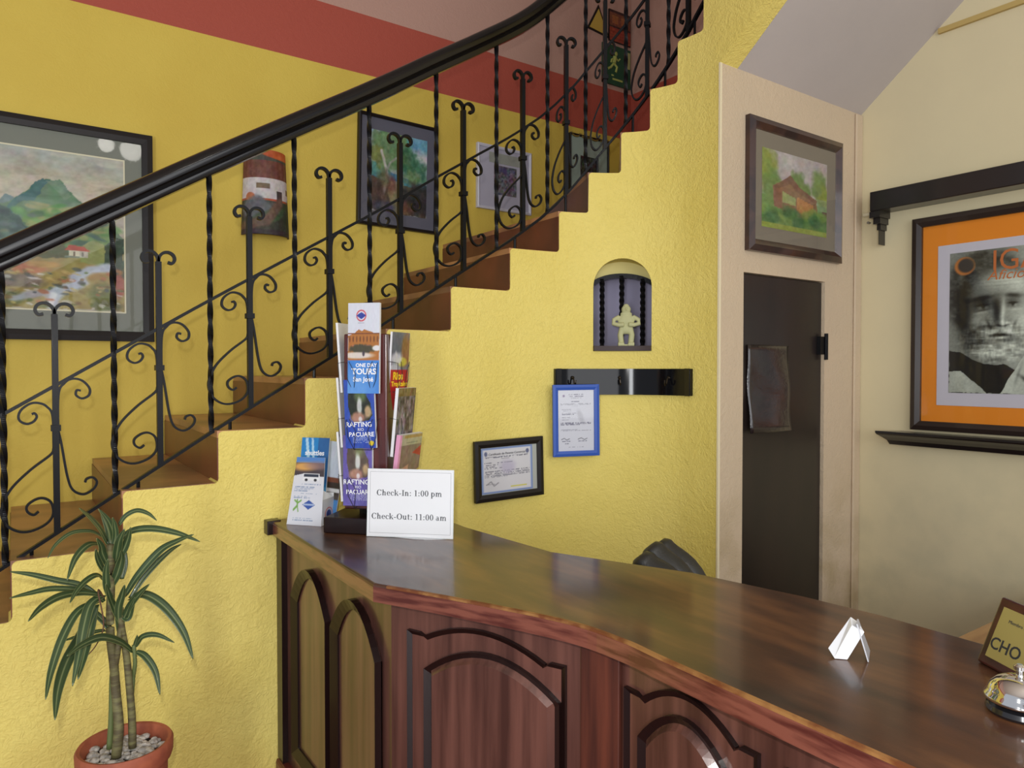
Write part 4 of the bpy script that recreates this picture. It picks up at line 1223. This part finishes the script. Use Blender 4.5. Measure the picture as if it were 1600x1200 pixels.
# FT(k): local x along the face, y up, z outward; k=0 main face, k=1 the face to its right
rk = thing('brochure_rack', 'dark red wooden revolving brochure rack standing on the counter', 'brochure rack', (RC.x, RC.y, CT))
TB = Matrix.Translation((RC.x, RC.y, CT)) @ Matrix.Rotation(ang, 4, 'Z')
MB(TB).box((-.125, -.125, .0005), (.125, .125, .052)).build('base', M_wood_dark, rk, bevel=.004)
MB(TB).lathe([(0, .052), (.05, .052), (.05, .072), (0, .072)], n=24).build('turntable', M_black, rk)
MB(TB).box((-.074, -.074, .072), (.074, .074, .645)).build('column', mat('dark_red_wood', rgb(88, 30, 28), .35, coat=.5, coat_rough=.15, vary=(rgb(60, 20, 20), (30, 30, 3), 5, .4, .6)), rk, bevel=.004)
M_wire = mat('dark_wire', (.05, .05, .05), .35, metal=.8)


def pocket(k, y0, w=.10):
    T = FT(k); mb = MB(T); z0 = .075
    mb.tube([(-w / 2, y0 + .10, z0), (-w / 2 - .004, y0 + .095, z0 + .03), (-w / 2 + .002, y0 + .04, z0 + .028), (-w / 2 + .02, y0, z0 + .022), (w / 2 - .02, y0, z0 + .022), (w / 2 - .002, y0 + .04, z0 + .028), (w / 2 + .004, y0 + .095, z0 + .03), (w / 2, y0 + .10, z0)], .0011, 6)
    mb.tube([(-w / 2 + .02, y0, z0), (-w / 2 + .02, y0, z0 + .022), (-w / 2 + .03, y0 + .06, z0 + .032), (-w / 2 + .01, y0 + .10, z0 + .036)], .0011, 6)
    mb.tube([(w / 2 - .02, y0, z0), (w / 2 - .02, y0, z0 + .022), (w / 2 - .03, y0 + .06, z0 + .032), (w / 2 - .01, y0 + .10, z0 + .036)], .0011, 6)
    mb.build('wire_pocket', M_wire, rk)


for k in (0, 1, 3):
    for y0 in (.08, .27, .455): pocket(k, y0)


def raft(tint, seed):
    base = (44, 74, 168) if tint == 0 else (98, 86, 160)
    c = Cv(60, 110, base, seed)
    c.poly([(.12, .62), (.14, .80), (.30, .98), (.40, .98), (.62, .86), (.86, .66), (.92, .48), (.80, .40), (.3, .38), (.22, .42)], (34, 40, 30) if tint == 0 else (84, 72, 62), 1, .01)
    c.ell(.55, .80, .18, .12, (90, 110, 70) if tint == 0 else (120, 124, 84), .9, .8, .6); c.ell(.50, .62, .08, .12, (200, 206, 200), .9, .6, .5); c.ell(.45, .45, .25, .07, (176, 130, 110), .9, .6, .7); c.ell(.78, .52, .12, .08, (186, 160, 120), .9, .6, .8); c.ell(.52, .42, .06, .04, (220, 220, 224), .8, .6)
    c.grain(.1, 16)
    for y_ in (.16, .14, .12, .10, .08): c.mix(((abs(c.V - y_) < .005) & (c.U > .25) & (c.U < .85)) * (c.noise(30, 3, 2) > .4), (190, 196, 220), .7)
    if tint == 0: c.ell(.86, .07, .09, .035, (214, 190, 50), 1, .2)
    return c


F0 = FT(0)
rt = (('Exploradores', .013, .012, .202, M_inkw, {}), ('RAFTING', .022, -.004, .076, M_inkw, dict(bold=.0004)), ('RIO', .013, .002, .060, M_inkw, {}), ('PACUARE', .020, .004, .044, M_inkw, dict(bold=.0004)))
GB = 'brochures in the revolving rack'
brochure('rafting_brochure', 'purple rafting brochure in the lowest pocket of the revolving rack, left of the check-in sign', F0 @ Matrix.Translation((-.018, .088, .098)) @ Matrix.Rotation(-R(3), 4, 'X') @ Matrix.Rotation(R(1), 4, 'Z'), .100, .228, raft(1, 51), GB, .012, texts=rt)
brochure('rafting_brochure', 'bright blue rafting brochure in the middle pocket of the revolving rack', F0 @ Matrix.Translation((-.006, .275, .097)) @ Matrix.Rotation(R(2), 4, 'Z'), .104, .222, raft(0, 52), GB, .012, texts=rt)
c = Cv(60, 150, (206, 210, 220), 53)
c.ell(.42, .86, .16, .065, (196, 70, 80), 1, .08); c.ell(.42, .86, .125, .05, (206, 210, 222), 1, .08); c.poly([(.26, .86), (.42, .90), (.58, .86), (.42, .82)], (50, 66, 150)); c.mix(((abs(c.V - .78) < .003) & (c.U > .32) & (c.U < .52)), (140, 140, 150), .8)
c.poly([(0, .36), (0, .64), (.2, .66), (.34, .71), (.44, .69), (.52, .71), (.66, .69), (.8, .67), (1, .66), (1, .36)], (168, 108, 50), 1, .01)
for k in range(9): c.ell(.06 + .11 * k, .60, .025, .035, (110, 66, 40), .9, .4)
c.rect(0, .655, 1, .667, (120, 70, 44)); c.rect(.15, .525, .7, .535, (200, 120, 110)); c.ell(.45, .49, .45, .05, (66, 66, 50), .95, .4, .7, 12); c.ell(.3, .42, .5, .035, (212, 204, 196), .95, .5); c.ell(.92, .50, .14, .03, (214, 214, 214), 1, .4); c.ell(.5, .44, .04, .03, (60, 50, 60), .9, .4)
c.rect(0, 0, 1, .365, (66, 128, 206)); c.ell(.2, .05, .6, .2, (120, 170, 226), .5, .9); c.grain(.04, 20)
brochure('tours_brochure', 'tall white and blue city tours brochure in the top pocket of the revolving rack', F0 @ Matrix.Translation((.004, .452, .101)) @ Matrix.Rotation(-R(2), 4, 'X'), .108, .292, c, GB, .012,
         texts=(('ONE DAY', .0165, .010, .0905, M_inkw, dict(bold=.0005)), ('TOURS', .0265, .002, .070, M_inkw, dict(bold=.0008)), ('San José', .021, .0, .045, M_inkw, dict(bold=.0005))))
F1 = FT(1)
c = Cv(50, 110, (120, 120, 128), 54); c.ell(.35, .8, .5, .2, (90, 96, 110), .9, .8, .6); c.ell(.8, .78, .25, .2, (150, 100, 50), .8, .7, .8); c.ell(.6, .62, .3, .06, (196, 186, 70), .9, .4); c.ell(.3, .66, .3, .08, (206, 206, 210), .9, .6, .6); c.ell(.2, .53, .3, .06, (196, 196, 204), .9, .5); c.grain(.12, 20); c.rect(0, 0, 1, .52, (176, 30, 40))
brochure('river_brochure', 'red brochure with yellow lettering in the top right pocket of the revolving rack', F1 @ Matrix.Translation((.005, .395, .080)) @ Matrix.Rotation(-R(13), 4, 'Y') @ Matrix.Rotation(-R(-4), 4, 'X'), .104, .258, c, GB, .008,
         texts=(('Rios', .034, -.008, .112, M_inky, dict(bold=.0014)), ('Tropicales', .022, .002, .086, M_inky, dict(bold=.0010)), ('www', .008, -.0, .022, M_inkw, {})))
c = Cv(40, 80, (96, 88, 84), 55); c.c += (c.noise(10) - .5)[..., None] * .6; c.rect(0, .88, 1, 1, (120, 100, 60)); c.ell(.3, .4, .2, .2, (170, 160, 170), .6, .8, .8); c.grain(.3, 20)
brochure('adventure_brochure', 'dark photo brochure in the middle right pocket of the revolving rack', F1 @ Matrix.Translation((.0, .243, .098)) @ Matrix.Rotation(-R(13), 4, 'Y') @ Matrix.Rotation(-R(-6), 4, 'X'), .105, .226, c, GB, .012)
c = Cv(60, 100, (130, 112, 94), 56); c.rect(0, .84, 1, 1, (170, 164, 130)); c.mix(((abs(c.V - .96) < .02) & (c.U > .2)), (160, 130, 60), .8); c.mix(((abs(c.V - .88) < .008) & (c.U > .3) & (c.U < .8)), (110, 110, 90), .8)
c.poly([(0, .66), (1, .82), (1, .62), (0, .52)], (130, 110, 96)); c.poly([(.6, .72), (1, .82), (1, .66)], (170, 60, 50)); c.poly([(0, .48), (.5, .56), (.5, .42), (0, .36)], (190, 150, 120)); c.poly([(0, .30), (1, .48), (1, .36), (0, .2)], (120, 110, 140)); c.poly([(.5, .38), (1, .48), (1, .36), (.5, .28)], (180, 160, 60)); c.poly([(0, .18), (.5, .2), (.5, 0), (0, 0)], (120, 160, 160)); c.rect(0, 0, .09, 1, (214, 150, 180)); c.grain(.14, 16)
tm = brochure('pink_magazine', 'pink spined tourist magazine in the lowest right pocket, above the check-in sign', F1 @ Matrix.Translation((.012, .085, .100)) @ Matrix.Rotation(-R(13), 4, 'Y') @ Matrix.Rotation(-R(-8), 4, 'X'), .135, .232, c, GB, .014)
MB(F1 @ Matrix.Translation((.012, .085, .100)) @ Matrix.Rotation(-R(13), 4, 'Y') @ Matrix.Rotation(-R(-8), 4, 'X')).box((-.0690, .0, -.014), (-.0678, .232, .001)).build('pink_spine', mat('pink_card', rgb(226, 160, 192), .5), tm)
F3 = FT(3)
for j, (y0, cc, lab) in enumerate(((.452, (188, 180, 130), 'cream edged brochure in the top left pocket, half hidden beside the tall tours brochure'), (.27, (88, 100, 84), 'dark green brochure in the middle left pocket of the rack, seen edge-on'), (.09, (150, 150, 92), 'olive brochure in the lowest left pocket of the rack, seen edge-on'))):
    c = Cv(24, 40, cc, 60 + j); c.grain(.3, 8)
    brochure('folded_brochure', lab, F3 @ Matrix.Translation((0, y0, .098)) @ Matrix.Rotation(R(4), 4, 'X'), .10, .232, c, GB, .008)

# check-in sign
A_, B_ = Vector((.921, 2.119)), Vector((1.124, 1.924))
x_ = (B_ - A_).normalized(); n_ = Vector((x_.y, -x_.x))
if n_.dot(Vector((-1, -1))) < 0: n_ = -n_
W_ = (B_ - A_).length
T = frame_T((A_.x, A_.y, CT + .001), (x_.x, x_.y, 0), (n_.x, n_.y, 0)) @ Matrix.Rotation(-R(4), 4, 'X')
t = thing('check_in_sign', 'white sign in an acrylic stand giving check-in and check-out times, on the counter', 'sign', (*((A_ + B_) / 2), CT))
MB(T).box((.002, .002, .002), (W_ - .002, .212, .0028)).build('sign_sheet', M_white, t)
MB(T).box((0, 0, 0), (W_, .214, .0018)).build('acrylic_back', mat('clear_plastic_edge', (.75, .8, .8), .1, coat=.5), t)
MB(T).box((0, .0, .0032), (W_, .214, .0046)).build('acrylic_front', M_acryl, t)
mb = MB(T)
for q in (((.009, .012), (W_ - .009, .0128)), ((.009, .204), (W_ - .009, .2048)), ((.009, .012), (.0098, .2048)), ((W_ - .0098, .012), (W_ - .009, .2048))):
    mb.box((*q[0], .0028), (*q[1], .0030))
mb.build('border_line', mat('grey_ink', (.25, .25, .27), .5), t)
ftm = MB(T); ftm.prism([(.09, -.0), (.10, -.0), (.22, 0), (.26, 0)], 0, .001)
fpts = [(.095 + .165 * k / 10, .018 * math.sin(PI * k / 10)) for k in range(11)]
TF = frame_T((A_.x, A_.y, CT + .0004), (x_.x, x_.y, 0), (0, 0, 1))
MB(Matrix(((x_.x, n_.x, 0, A_.x), (x_.y, n_.y, 0, A_.y), (0, 0, 1, CT + .0004), (0, 0, 0, 1)))).prism(fpts, 0, .0018).build('acrylic_foot', mat('milky_acrylic', (.55, .56, .58), .2, coat=.4), t)

# serif lettering drawn by hand (cap height .66, x-height .46)


def ringp(cx, cy, rx, ry, a0, a1, tv, th, n=16):
    P, Q = [], []
    for k in range(n + 1):
        a = R(a0 + (a1 - a0) * k / n); P.append((cx + rx * math.cos(a), cy + ry * math.sin(a))); Q.append((cx + (rx - tv) * math.cos(a), cy + (ry - th) * math.sin(a)))
    return [[P[k], P[k + 1], Q[k + 1], Q[k]] for k in range(n)]


def bx(x0, y0, x1, y1): return [[(x0, y0), (x1, y0), (x1, y1), (x0, y1)]]


def stem(x, y1, serif_top=True, y0=0.0):
    r = bx(x, y0, x + .115, y1) + bx(x - .05, y0, x + .165, y0 + .03)
    if serif_top: r += bx(x - .05, y1 - .035, x + .05, y1)
    return r


GL = {
    'C': (.66, ringp(.35, .33, .31, .345, 38, 322, .13, .04) + bx(.575, .46, .61, .66)),
    'h': (.56, stem(.08, .68) + ringp(.27, .30, .17, .165, 0, 180, .11, .055) + bx(.33, 0, .44, .30) + bx(.29, 0, .50, .03)),
    'e': (.46, ringp(.23, .225, .205, .24, 0, 325, .11, .035) + bx(.08, .225, .432, .26)),
    'c': (.45, ringp(.24, .225, .205, .24, 55, 320, .11, .035) + ringp(.35, .36, .06, .06, 0, 360, .06, .06)),
    'k': (.56, stem(.08, .68) + [[(.19, .20), (.36, .43), (.42, .43), (.23, .17)], [(.25, .27), (.33, .29), (.50, .03), (.38, .03)]] + bx(.30, .43, .50, .46) + bx(.34, 0, .56, .03)),
    '-': (.34, bx(.04, .18, .29, .25)),
    'I': (.36, bx(.12, 0, .24, .66) + bx(.03, 0, .33, .03) + bx(.03, .63, .33, .66)),
    'n': (.56, stem(.08, .46) + ringp(.27, .30, .17, .165, 0, 180, .11, .055) + bx(.33, 0, .44, .30) + bx(.29, 0, .50, .03)),
    ':': (.30, ringp(.14, .06, .06, .06, 0, 360, .06, .06) + ringp(.14, .38, .06, .06, 0, 360, .06, .06)),
    '1': (.48, bx(.20, 0, .31, .67) + bx(.10, 0, .41, .03) + [[(.20, .67), (.08, .60), (.10, .57), (.20, .60)]]),
    '0': (.50, ringp(.25, .33, .21, .345, 0, 360, .11, .035, 24)),
    'p': (.54, stem(.08, .46, True, -.22) + ringp(.27, .22, .21, .24, -180, 180, .11, .045, 22)),
    'm': (.84, stem(.08, .46) + ringp(.27, .30, .16, .165, 0, 180, .10, .055) + bx(.33, 0, .43, .30) + bx(.28, 0, .48, .03) + ringp(.55, .30, .16, .165, 0, 180, .10, .055) + bx(.61, 0, .71, .30) + bx(.57, 0, .78, .03)),
    'O': (.72, ringp(.36, .33, .32, .345, 0, 360, .13, .04, 28)),
    'u': (.56, bx(.08, .14, .19, .46) + bx(.02, .43, .19, .46) + ringp(.255, .16, .175, .17, 180, 360, .11, .055) + bx(.34, 0, .45, .46) + bx(.28, .43, .45, .46) + bx(.34, 0, .52, .03)),
    't': (.36, bx(.10, .06, .21, .60) + bx(.02, .42, .32, .46) + ringp(.21, .10, .11, .11, 180, 320, .10, .04)),
    'a': (.48, ringp(.21, .32, .14, .145, 0, 160, .09, .035) + bx(.26, .04, .36, .33) + ringp(.19, .13, .155, .145, 0, 360, .09, .04) + ringp(.38, .07, .07, .07, 200, 320, .06, .03)),
    ' ': (.24, []),
}


def serif(s, size, T, m, parent):
    mb = MB(T); W = sum(GL[ch][0] for ch in s) * size; x = -W / 2; z = 0
    for ch in s:
        w_, qs = GL[ch]
        for q in qs:
            z = (z + .00001) % .0002
            mb.add([((x + px * size), py * size, z) for px, py in q], [(0, 1, 2, 3)])
        x += w_ * size
    return mb.build('lettering', m, parent)


serif('Check-In: 1:00 pm', .0272, T @ Matrix.Translation((W_ * .49, .130, .0031)), M_ink, t)
serif('Check-Out: 11:00 am', .0272, T @ Matrix.Translation((W_ * .49, .056, .0031)), M_ink, t)

# business card stand
t = thing('card_stand', 'small white folded card stand alone on the middle of the countertop', 'card holder', (1.25, .72, CT))
M_cs = mat('white_acrylic', (.80, .83, .88), .25, coat=.5)
T = Matrix(((.80, .60, 0, 1.243), (-.60, .80, 0, .716), (0, 0, 1, CT + .0006), (0, 0, 0, 1)))   # x to the viewer's right, y away
mb = MB(T)
mb.add([(-.018, .0, 0), (.004, -.004, 0), (.036, .0, .050), (.018, .012, .058), (-.022, .02, .012), (-.005, .030, .0), (.040, .034, .056), (.026, .036, .066)],
       [(0, 1, 2, 3), (1, 5, 6, 2), (0, 3, 7, 4), (4, 7, 6, 5), (3, 2, 6, 7), (0, 4, 5, 1)])
mb.build('front_tray', M_cs, t, bevel=.0012)
mb = MB(); mb.add([(1.264, .684, CT + .0006), (1.318, .712, CT + .0006), (1.284, .716, CT + .066), (1.262, .705, CT + .064), (1.266, .683, CT + .0006), (1.320, .710, CT + .0006), (1.286, .714, CT + .066), (1.264, .703, CT + .064)],
         [(0, 1, 2, 3), (7, 6, 5, 4), (0, 4, 5, 1), (1, 5, 6, 2), (2, 6, 7, 3), (3, 7, 4, 0)])
mb.build('rear_leaf', mat('speckled_grey_acrylic', (.50, .51, .54), .3, vary=((.36, .37, .40), (900, 900, 900), 2, .4, .6)), t)

# plaque
t = thing('award_plaque', 'small rosewood plaque with a brass plate leaning beside the bell', 'plaque', (1.43, .5, CT))
xdir = Vector((-.50, -.866, 0)).normalized(); nn = Vector((-.80, .46, .38)).normalized()
T = frame_T((1.428, .573, CT + .003), xdir, nn)
M_rose = mat('rosewood', rgb(70, 28, 28), .3, coat=.6, vary=(rgb(44, 18, 20), (20, 20, 20), 4, .4, .6))
MB(T).box((0, 0, -.012), (.17, .125, 0)).build('plaque_board', M_rose, t, bevel=.004)
MB(T).box((.016, .016, .0002), (.154, .109, .002)).build('brass_plate', mat('brass_plate', rgb(172, 160, 98), .35, metal=.4), t)
text('CHO', .030, T @ Matrix.Translation((.050, .042, .0022)), M_ink, t, bold=.0004)
text('Miembro No.', .0085, T @ Matrix.Translation((.060, .088, .0022)), M_ink, t)
MB().add([(1.475, .575, CT + .001), (1.40, .44, CT + .001), (1.46, .43, CT + .001), (1.515, .54, CT + .001), (1.470, .555, CT + .085), (1.412, .455, CT + .085), (1.418, .452, CT + .085), (1.476, .552, CT + .085)],
         [(0, 1, 2, 3), (4, 7, 6, 5), (0, 4, 5, 1), (1, 5, 6, 2), (2, 6, 7, 3), (3, 7, 4, 0)]).build('easel', M_rose, t)

# bell
t = thing('service_bell', 'chrome desk bell on a black base at the right end of the counter', 'bell', (1.262, .452, CT))
bc = (1.268, .448, CT)
MB().lathe([(0, .001), (.043, .001), (.045, .005), (.043, .012), (.030, .020), (0, .020)], bc).build('bell_base', mat('black_enamel', (.01, .01, .012), .2, coat=.5), t, smooth=True)
MB().lathe([(.046, .020), (.0475, .022), (.0465, .026), (.043, .030), (.042, .034), (.038, .042), (.030, .050), (.018, .056), (.006, .058), (0, .0582)], bc, 48).build('bell_dome', M_chrome, t, smooth='all')
MB().lathe([(0, .058), (.005, .058), (.005, .066), (.008, .068), (.008, .073), (.004, .076), (0, .076)], bc, 20).build('bell_button', M_chrome, t, smooth=True)

# ------------------------------------------------------------------ desk and chair behind the counter
t = thing('desk', 'tan wooden desk behind the counter against the right wall', 'desk', (2.9, .6, 0))
M_tan = mat('tan_wood', rgb(176, 138, 92), .4, vary=(rgb(150, 112, 72), (3, 20, 3), 5, .4, .6))
MB().box((2.30, .25, .72), (3.485, 1.075, .75)).build('desktop', M_tan, t, bevel=.003)
for xx in (2.33, 3.42):
    for yy in (.28, 1.0): MB().box((xx, yy, 0), (xx + .05, yy + .05, .72)).build('leg', M_tan, t)
MB().box((2.95, .29, .30), (3.41, 1.0, .719)).build('drawer_unit', M_tan, t)

t = thing('office_chair', 'black leather channel-padded office chair, its top just showing above the counter', 'chair', (1.80, 1.62, 0))
M_leather = mat('black_leather', rgb(46, 46, 42), .42, bump=((50, 50, 50), .4, .003), coat=.1)
cc = Vector((1.834, 1.43, 0)); fdir = Vector((.35, -.94, 0)).normalized(); sdir = Vector((-fdir.y, fdir.x, 0))
TC = Matrix(((fdir.x, sdir.x, 0, cc.x), (fdir.y, sdir.y, 0, cc.y), (0, 0, 1, 0), (0, 0, 0, 1)))
mb = MB(TC)
for k in range(4):
    y_ = -.165 + .075 * k; hgt = (.985, 1.018, 1.034, 1.030)[k]
    pth = [(.02, y_, .52), (-.04, y_, .62), (-.08, y_, .80), (-.15, y_, .95), (-.235, y_, hgt - .02), (-.265, y_, hgt + .01)]
    sm_ = [(v.x, v.y, v.z) for v in catmull(pth, 5)]
    n = len(sm_); sc = [.45 + .55 * math.sin(min(1, (i + 1.2) / 4) * PI / 2) * math.sin(min(1, (n - i) / 4) * PI / 2) for i in range(n)]
    mb.tube(sm_, .043, 14, scale=sc)
mb.build('backrest', M_leather, t, smooth='all')
mb = MB(TC)
for k in range(5):
    y_ = -.20 + .10 * k; mb.tube([(-.02, y_, .49), (.02, y_, .50), (.42, y_, .50), (.48, y_, .47)], .054, 12)
mb.build('seat', M_leather, t, smooth='all')
for sg in (-1, 1):
    MB(TC).tube([(.0, sg * .27, .50), (.03, sg * .29, .68), (.30, sg * .29, .68), (.34, sg * .27, .50)], .018, 8).build('armrest', M_black, t, smooth='all')
MB(TC).tube([(.22, 0, .45), (.22, 0, .10)], .028, 12).build('gas_post', M_black, t)
for k in range(5):
    a = 2 * PI * k / 5; ar_ = MB(TC); ar_.tube([(.22, 0, .10), (.22 + .30 * math.cos(a), .30 * math.sin(a), .07)], .020, 8)
    leg = ar_.build('base_arm', M_black, t); q = MB(TC); q.ball((.22 + .30 * math.cos(a), .30 * math.sin(a), .028), (.028, .028, .028)); q.build('caster', M_black, leg)

# ------------------------------------------------------------------ potted plant
PX, PY, PZ = .235, 2.10, .655
pl = thing('potted_dracaena', 'leafy dracaena with striped arching leaves in a terracotta pot before the yellow wall', 'potted plant', (PX, PY, 0))
M_terra = mat('terracotta', rgb(168, 92, 62), .7, vary=(rgb(144, 74, 52), (14, 14, 14), 5, .4, .6), bump=((60, 60, 60), .2, .002))
MB().lathe([(0, .0), (.075, .0), (.080, .01), (.100, .50), (.101, .605), (.110, .607), (.114, .62), (.115, .648), (.110, .656), (.102, .654), (.097, .640), (.096, .60), (0, .60)], (PX, PY, 0), 56).build('pot', M_terra, pl, smooth=True)
MB().lathe([(0, .600), (.0955, .600), (.0955, .617), (0, .620)], (PX, PY, 0), 40).build('soil', mat('potting_soil', (.03, .02, .012), .95), pl)
mb = MB(); rg = random.Random(5)
for k in range(150):
    r_ = .090 * math.sqrt(rg.random()); a = rg.random() * 2 * PI; s = .006 + rg.random() * .006
    mb.ball((PX + r_ * math.cos(a), PY + r_ * math.sin(a), .623 + rg.random() * .006), (s * 1.2, s, s * .7), 7, 5)
gv = mb.build('pebbles', mat('white_pebbles', rgb(206, 200, 190), .7, vary=(rgb(150, 146, 140), (60, 60, 60), 2, .4, .6)), None, smooth='all')
tag(gv, 'white pebbles covering the soil around the plant stems in the terracotta pot', 'pebbles', kind='stuff')
# leaf material: dark green with pale midrib stripe via a per-vertex value
ml = bpy.data.materials.new('striped_leaf'); ml.use_nodes = True; nt = ml.node_tree; b = nt.nodes['Principled BSDF']
a_ = nt.nodes.new('ShaderNodeAttribute'); a_.attribute_name = 'rib'
cr = nt.nodes.new('ShaderNodeValToRGB'); e = cr.color_ramp.elements
e[0].position = 0; e[0].color = (*rgb(122, 132, 88), 1); e[1].position = .2; e[1].color = (*rgb(58, 78, 46), 1)
k = e.new(.85); k.color = (*rgb(48, 66, 40), 1); k = e.new(1.0); k.color = (*rgb(120, 130, 78), 1)
nt.links.new(a_.outputs['Fac'], cr.inputs[0]); nt.links.new(cr.outputs[0], b.inputs['Base Color']); b.inputs['Roughness'].default_value = .4
b.inputs['Coat Weight'].default_value = .2


def leaf(P, wid, dy=0.0, droopy=0.0, cup=.25, face=None):
    """P = points in the plant's upright plane; dy = how far the tip comes forward (-) or back (+)"""
    pts = [at(x, y, PY) for x, y in P]; n0 = len(pts)
    path = catmull([tuple(v) for v in pts], 8); n = len(path)
    vs = []; rib = []; fs = []
    for i, p in enumerate(path):
        t = i / (n - 1); p = Vector((p.x, p.y + dy * t ** 1.3, p.z))
        nx_ = path[min(i + 1, n - 1)] - path[max(i - 1, 0)]; nx_ = Vector((nx_.x, dy / n * 2, nx_.z)).normalized()
        up_ = Vector(face or (0, -.75, .66)); w3 = nx_.cross(up_).normalized(); nr = w3.cross(nx_).normalized()
        wd = .84 * wid * (math.sin(PI * min(1, (t * .82 + .16))) ** .75) * (1 if t < .97 else .5)
        if i == n - 1: wd = .0006
        for j in (-1, -.5, 0, .5, 1):
            vs.append(p + w3 * wd * j + nr * (abs(j) * wd * cup)); rib.append(abs(j))
    for i in range(n - 1):
        for j in range(4): fs.append((i * 5 + j, i * 5 + j + 1, i * 5 + 6 + j, i * 5 + 5 + j))
    mb = MB(); mb.add(vs, fs); o = mb.build('leaf', ml, pl, smooth='all')
    at2 = o.data.attributes.new('rib', 'FLOAT', 'POINT'); at2.data.foreach_set('value', rib)
    o.modifiers.new('s', 'SOLIDIFY').thickness = .0012


LEAVES = [
    ([(178, 880), (190, 862), (197, 840), (200, 818)], .012, -.05), ([(170, 900), (158, 885), (150, 868), (146, 850)], .009, -.06),
    ([(176, 915), (182, 895), (186, 870), (184, 850)], .013, -.07), ([(172, 935), (166, 915), (164, 890), (166, 868)], .011, -.04),
    ([(178, 850), (176, 832), (168, 812), (152, 792)], .010, -.03), ([(175, 860), (180, 838), (178, 820), (174, 806)], .009, -.02),
    ([(150, 945), (140, 975), (128, 1008), (116, 1035)], .013, -.12), ([(165, 985), (150, 985), (120, 990), (96, 994)], .006, -.04),
    ([(186, 820), (196, 805), (212, 796), (228, 799), (240, 808)], .008, -.05), ([(186, 845), (205, 828), (235, 822), (270, 826), (300, 835)], .012, -.10),
    ([(196, 930), (215, 895), (245, 855), (268, 836), (288, 822)], .012, -.12), ([(203, 935), (225, 905), (250, 880), (272, 864), (290, 857)], .009, .06),
    ([(168, 850), (155, 825), (138, 803), (118, 782)], .011, -.12), ([(160, 838), (140, 828), (110, 828), (85, 842), (72, 858)], .006, -.10),
    ([(156, 850), (136, 848), (115, 862), (100, 888)], .010, -.12), ([(163, 940), (130, 918), (90, 912), (50, 906), (15, 905)], .010, .08),
    ([(160, 932), (125, 920), (80, 915), (45, 918), (15, 921)], .009, -.08), ([(160, 930), (125, 922), (90, 922), (62, 930), (42, 941)], .012, -.16),
    ([(164, 908), (150, 896), (132, 900), (116, 910), (104, 922)], .009, -.12), ([(162, 930), (140, 940), (128, 965), (118, 1000), (106, 1036)], .014, -.16),
    ([(152, 940), (120, 950), (95, 980), (76, 1018), (66, 1045)], .012, -.20), ([(150, 945), (125, 985), (100, 1015), (85, 1040), (78, 1064)], .016, -.24),
    ([(203, 935), (225, 926), (252, 940), (275, 970), (285, 1003)], .015, -.14), ([(186, 985), (184, 950), (188, 925), (190, 905)], .011, -.06),
    ([(190, 975), (200, 945), (212, 920), (224, 898)], .011, -.10), ([(188, 972), (176, 945), (168, 925), (160, 900)], .011, -.08),
    ([(207, 1018), (185, 998), (155, 984), (125, 985), (98, 992)], .013, -.16), ([(212, 1010), (222, 992), (242, 986), (266, 993)], .009, -.06),
    ([(212, 1018), (225, 1022), (238, 1040), (242, 1068)], .011, -.08), ([(209, 1014), (212, 1000), (213, 988)], .006, -.02),
    ([(175, 990), (165, 975), (150, 962), (138, 948)], .010, .05), ([(172, 890), (160, 865), (156, 850), (148, 835)], .012, -.05),
    ([(180, 885), (182, 860), (184, 840), (190, 820)], .012, -.06), ([(176, 870), (172, 845), (170, 830), (160, 805)], .010, .04), ([(190, 905), (195, 880), (190, 850), (182, 832)], .010, .03),
    ([(188, 960), (198, 965), (203, 945), (207, 925)], .010, -.05),
]
for P, wd, dy in LEAVES: leaf(P, wd, dy)
M_bark = mat('banded_stem', rgb(112, 108, 68), .7, vary=(rgb(84, 76, 50), (20, 20, 90), 3, .4, .6), bump=((10, 10, 140), .5, .003))


def stemtube(P, r0, r1, m=M_bark):
    path = [v for v in catmull([tuple(at(x, y, PY) + Vector((0, d, 0))) for x, y, d in P], 6)]; n = len(path)
    MB().tube(path, 1.0, 10, scale=[r0 + (r1 - r0) * i / (n - 1) for i in range(n)]).build('stem', m, pl, smooth='all')


stemtube([(180, 1178, -.02), (184, 1130, -.02), (181, 1080, 0), (178, 1040, 0), (173, 1000, 0), (172, 960, 0), (174, 900, 0), (172, 850, 0)], .0125, .009)
stemtube([(207, 1168, 0), (206, 1120, 0), (202, 1070, 0), (197, 1020, 0), (190, 980, 0), (188, 950, 0)], .010, .008)
stemtube([(172, 1172, .01), (175, 1120, .01), (176, 1060, .01), (180, 1035, 0)], .008, .006, mat('green_stem', rgb(96, 108, 62), .6))
stemtube([(180, 1040, 0), (184, 1010, -.01), (188, 980, 0)], .008, .007)
stemtube([(205, 1095, 0), (209, 1060, .01), (211, 1035, 0), (209, 1008, 0)], .006, .005, MATS['green_stem'])
stemtube([(163, 935, 0), (152, 920, -.02), (160, 970, -.03), (148, 1000, -.04), (128, 1020, -.05)], .0022, .0012, mat('dry_leaf', rgb(96, 66, 46), .8))
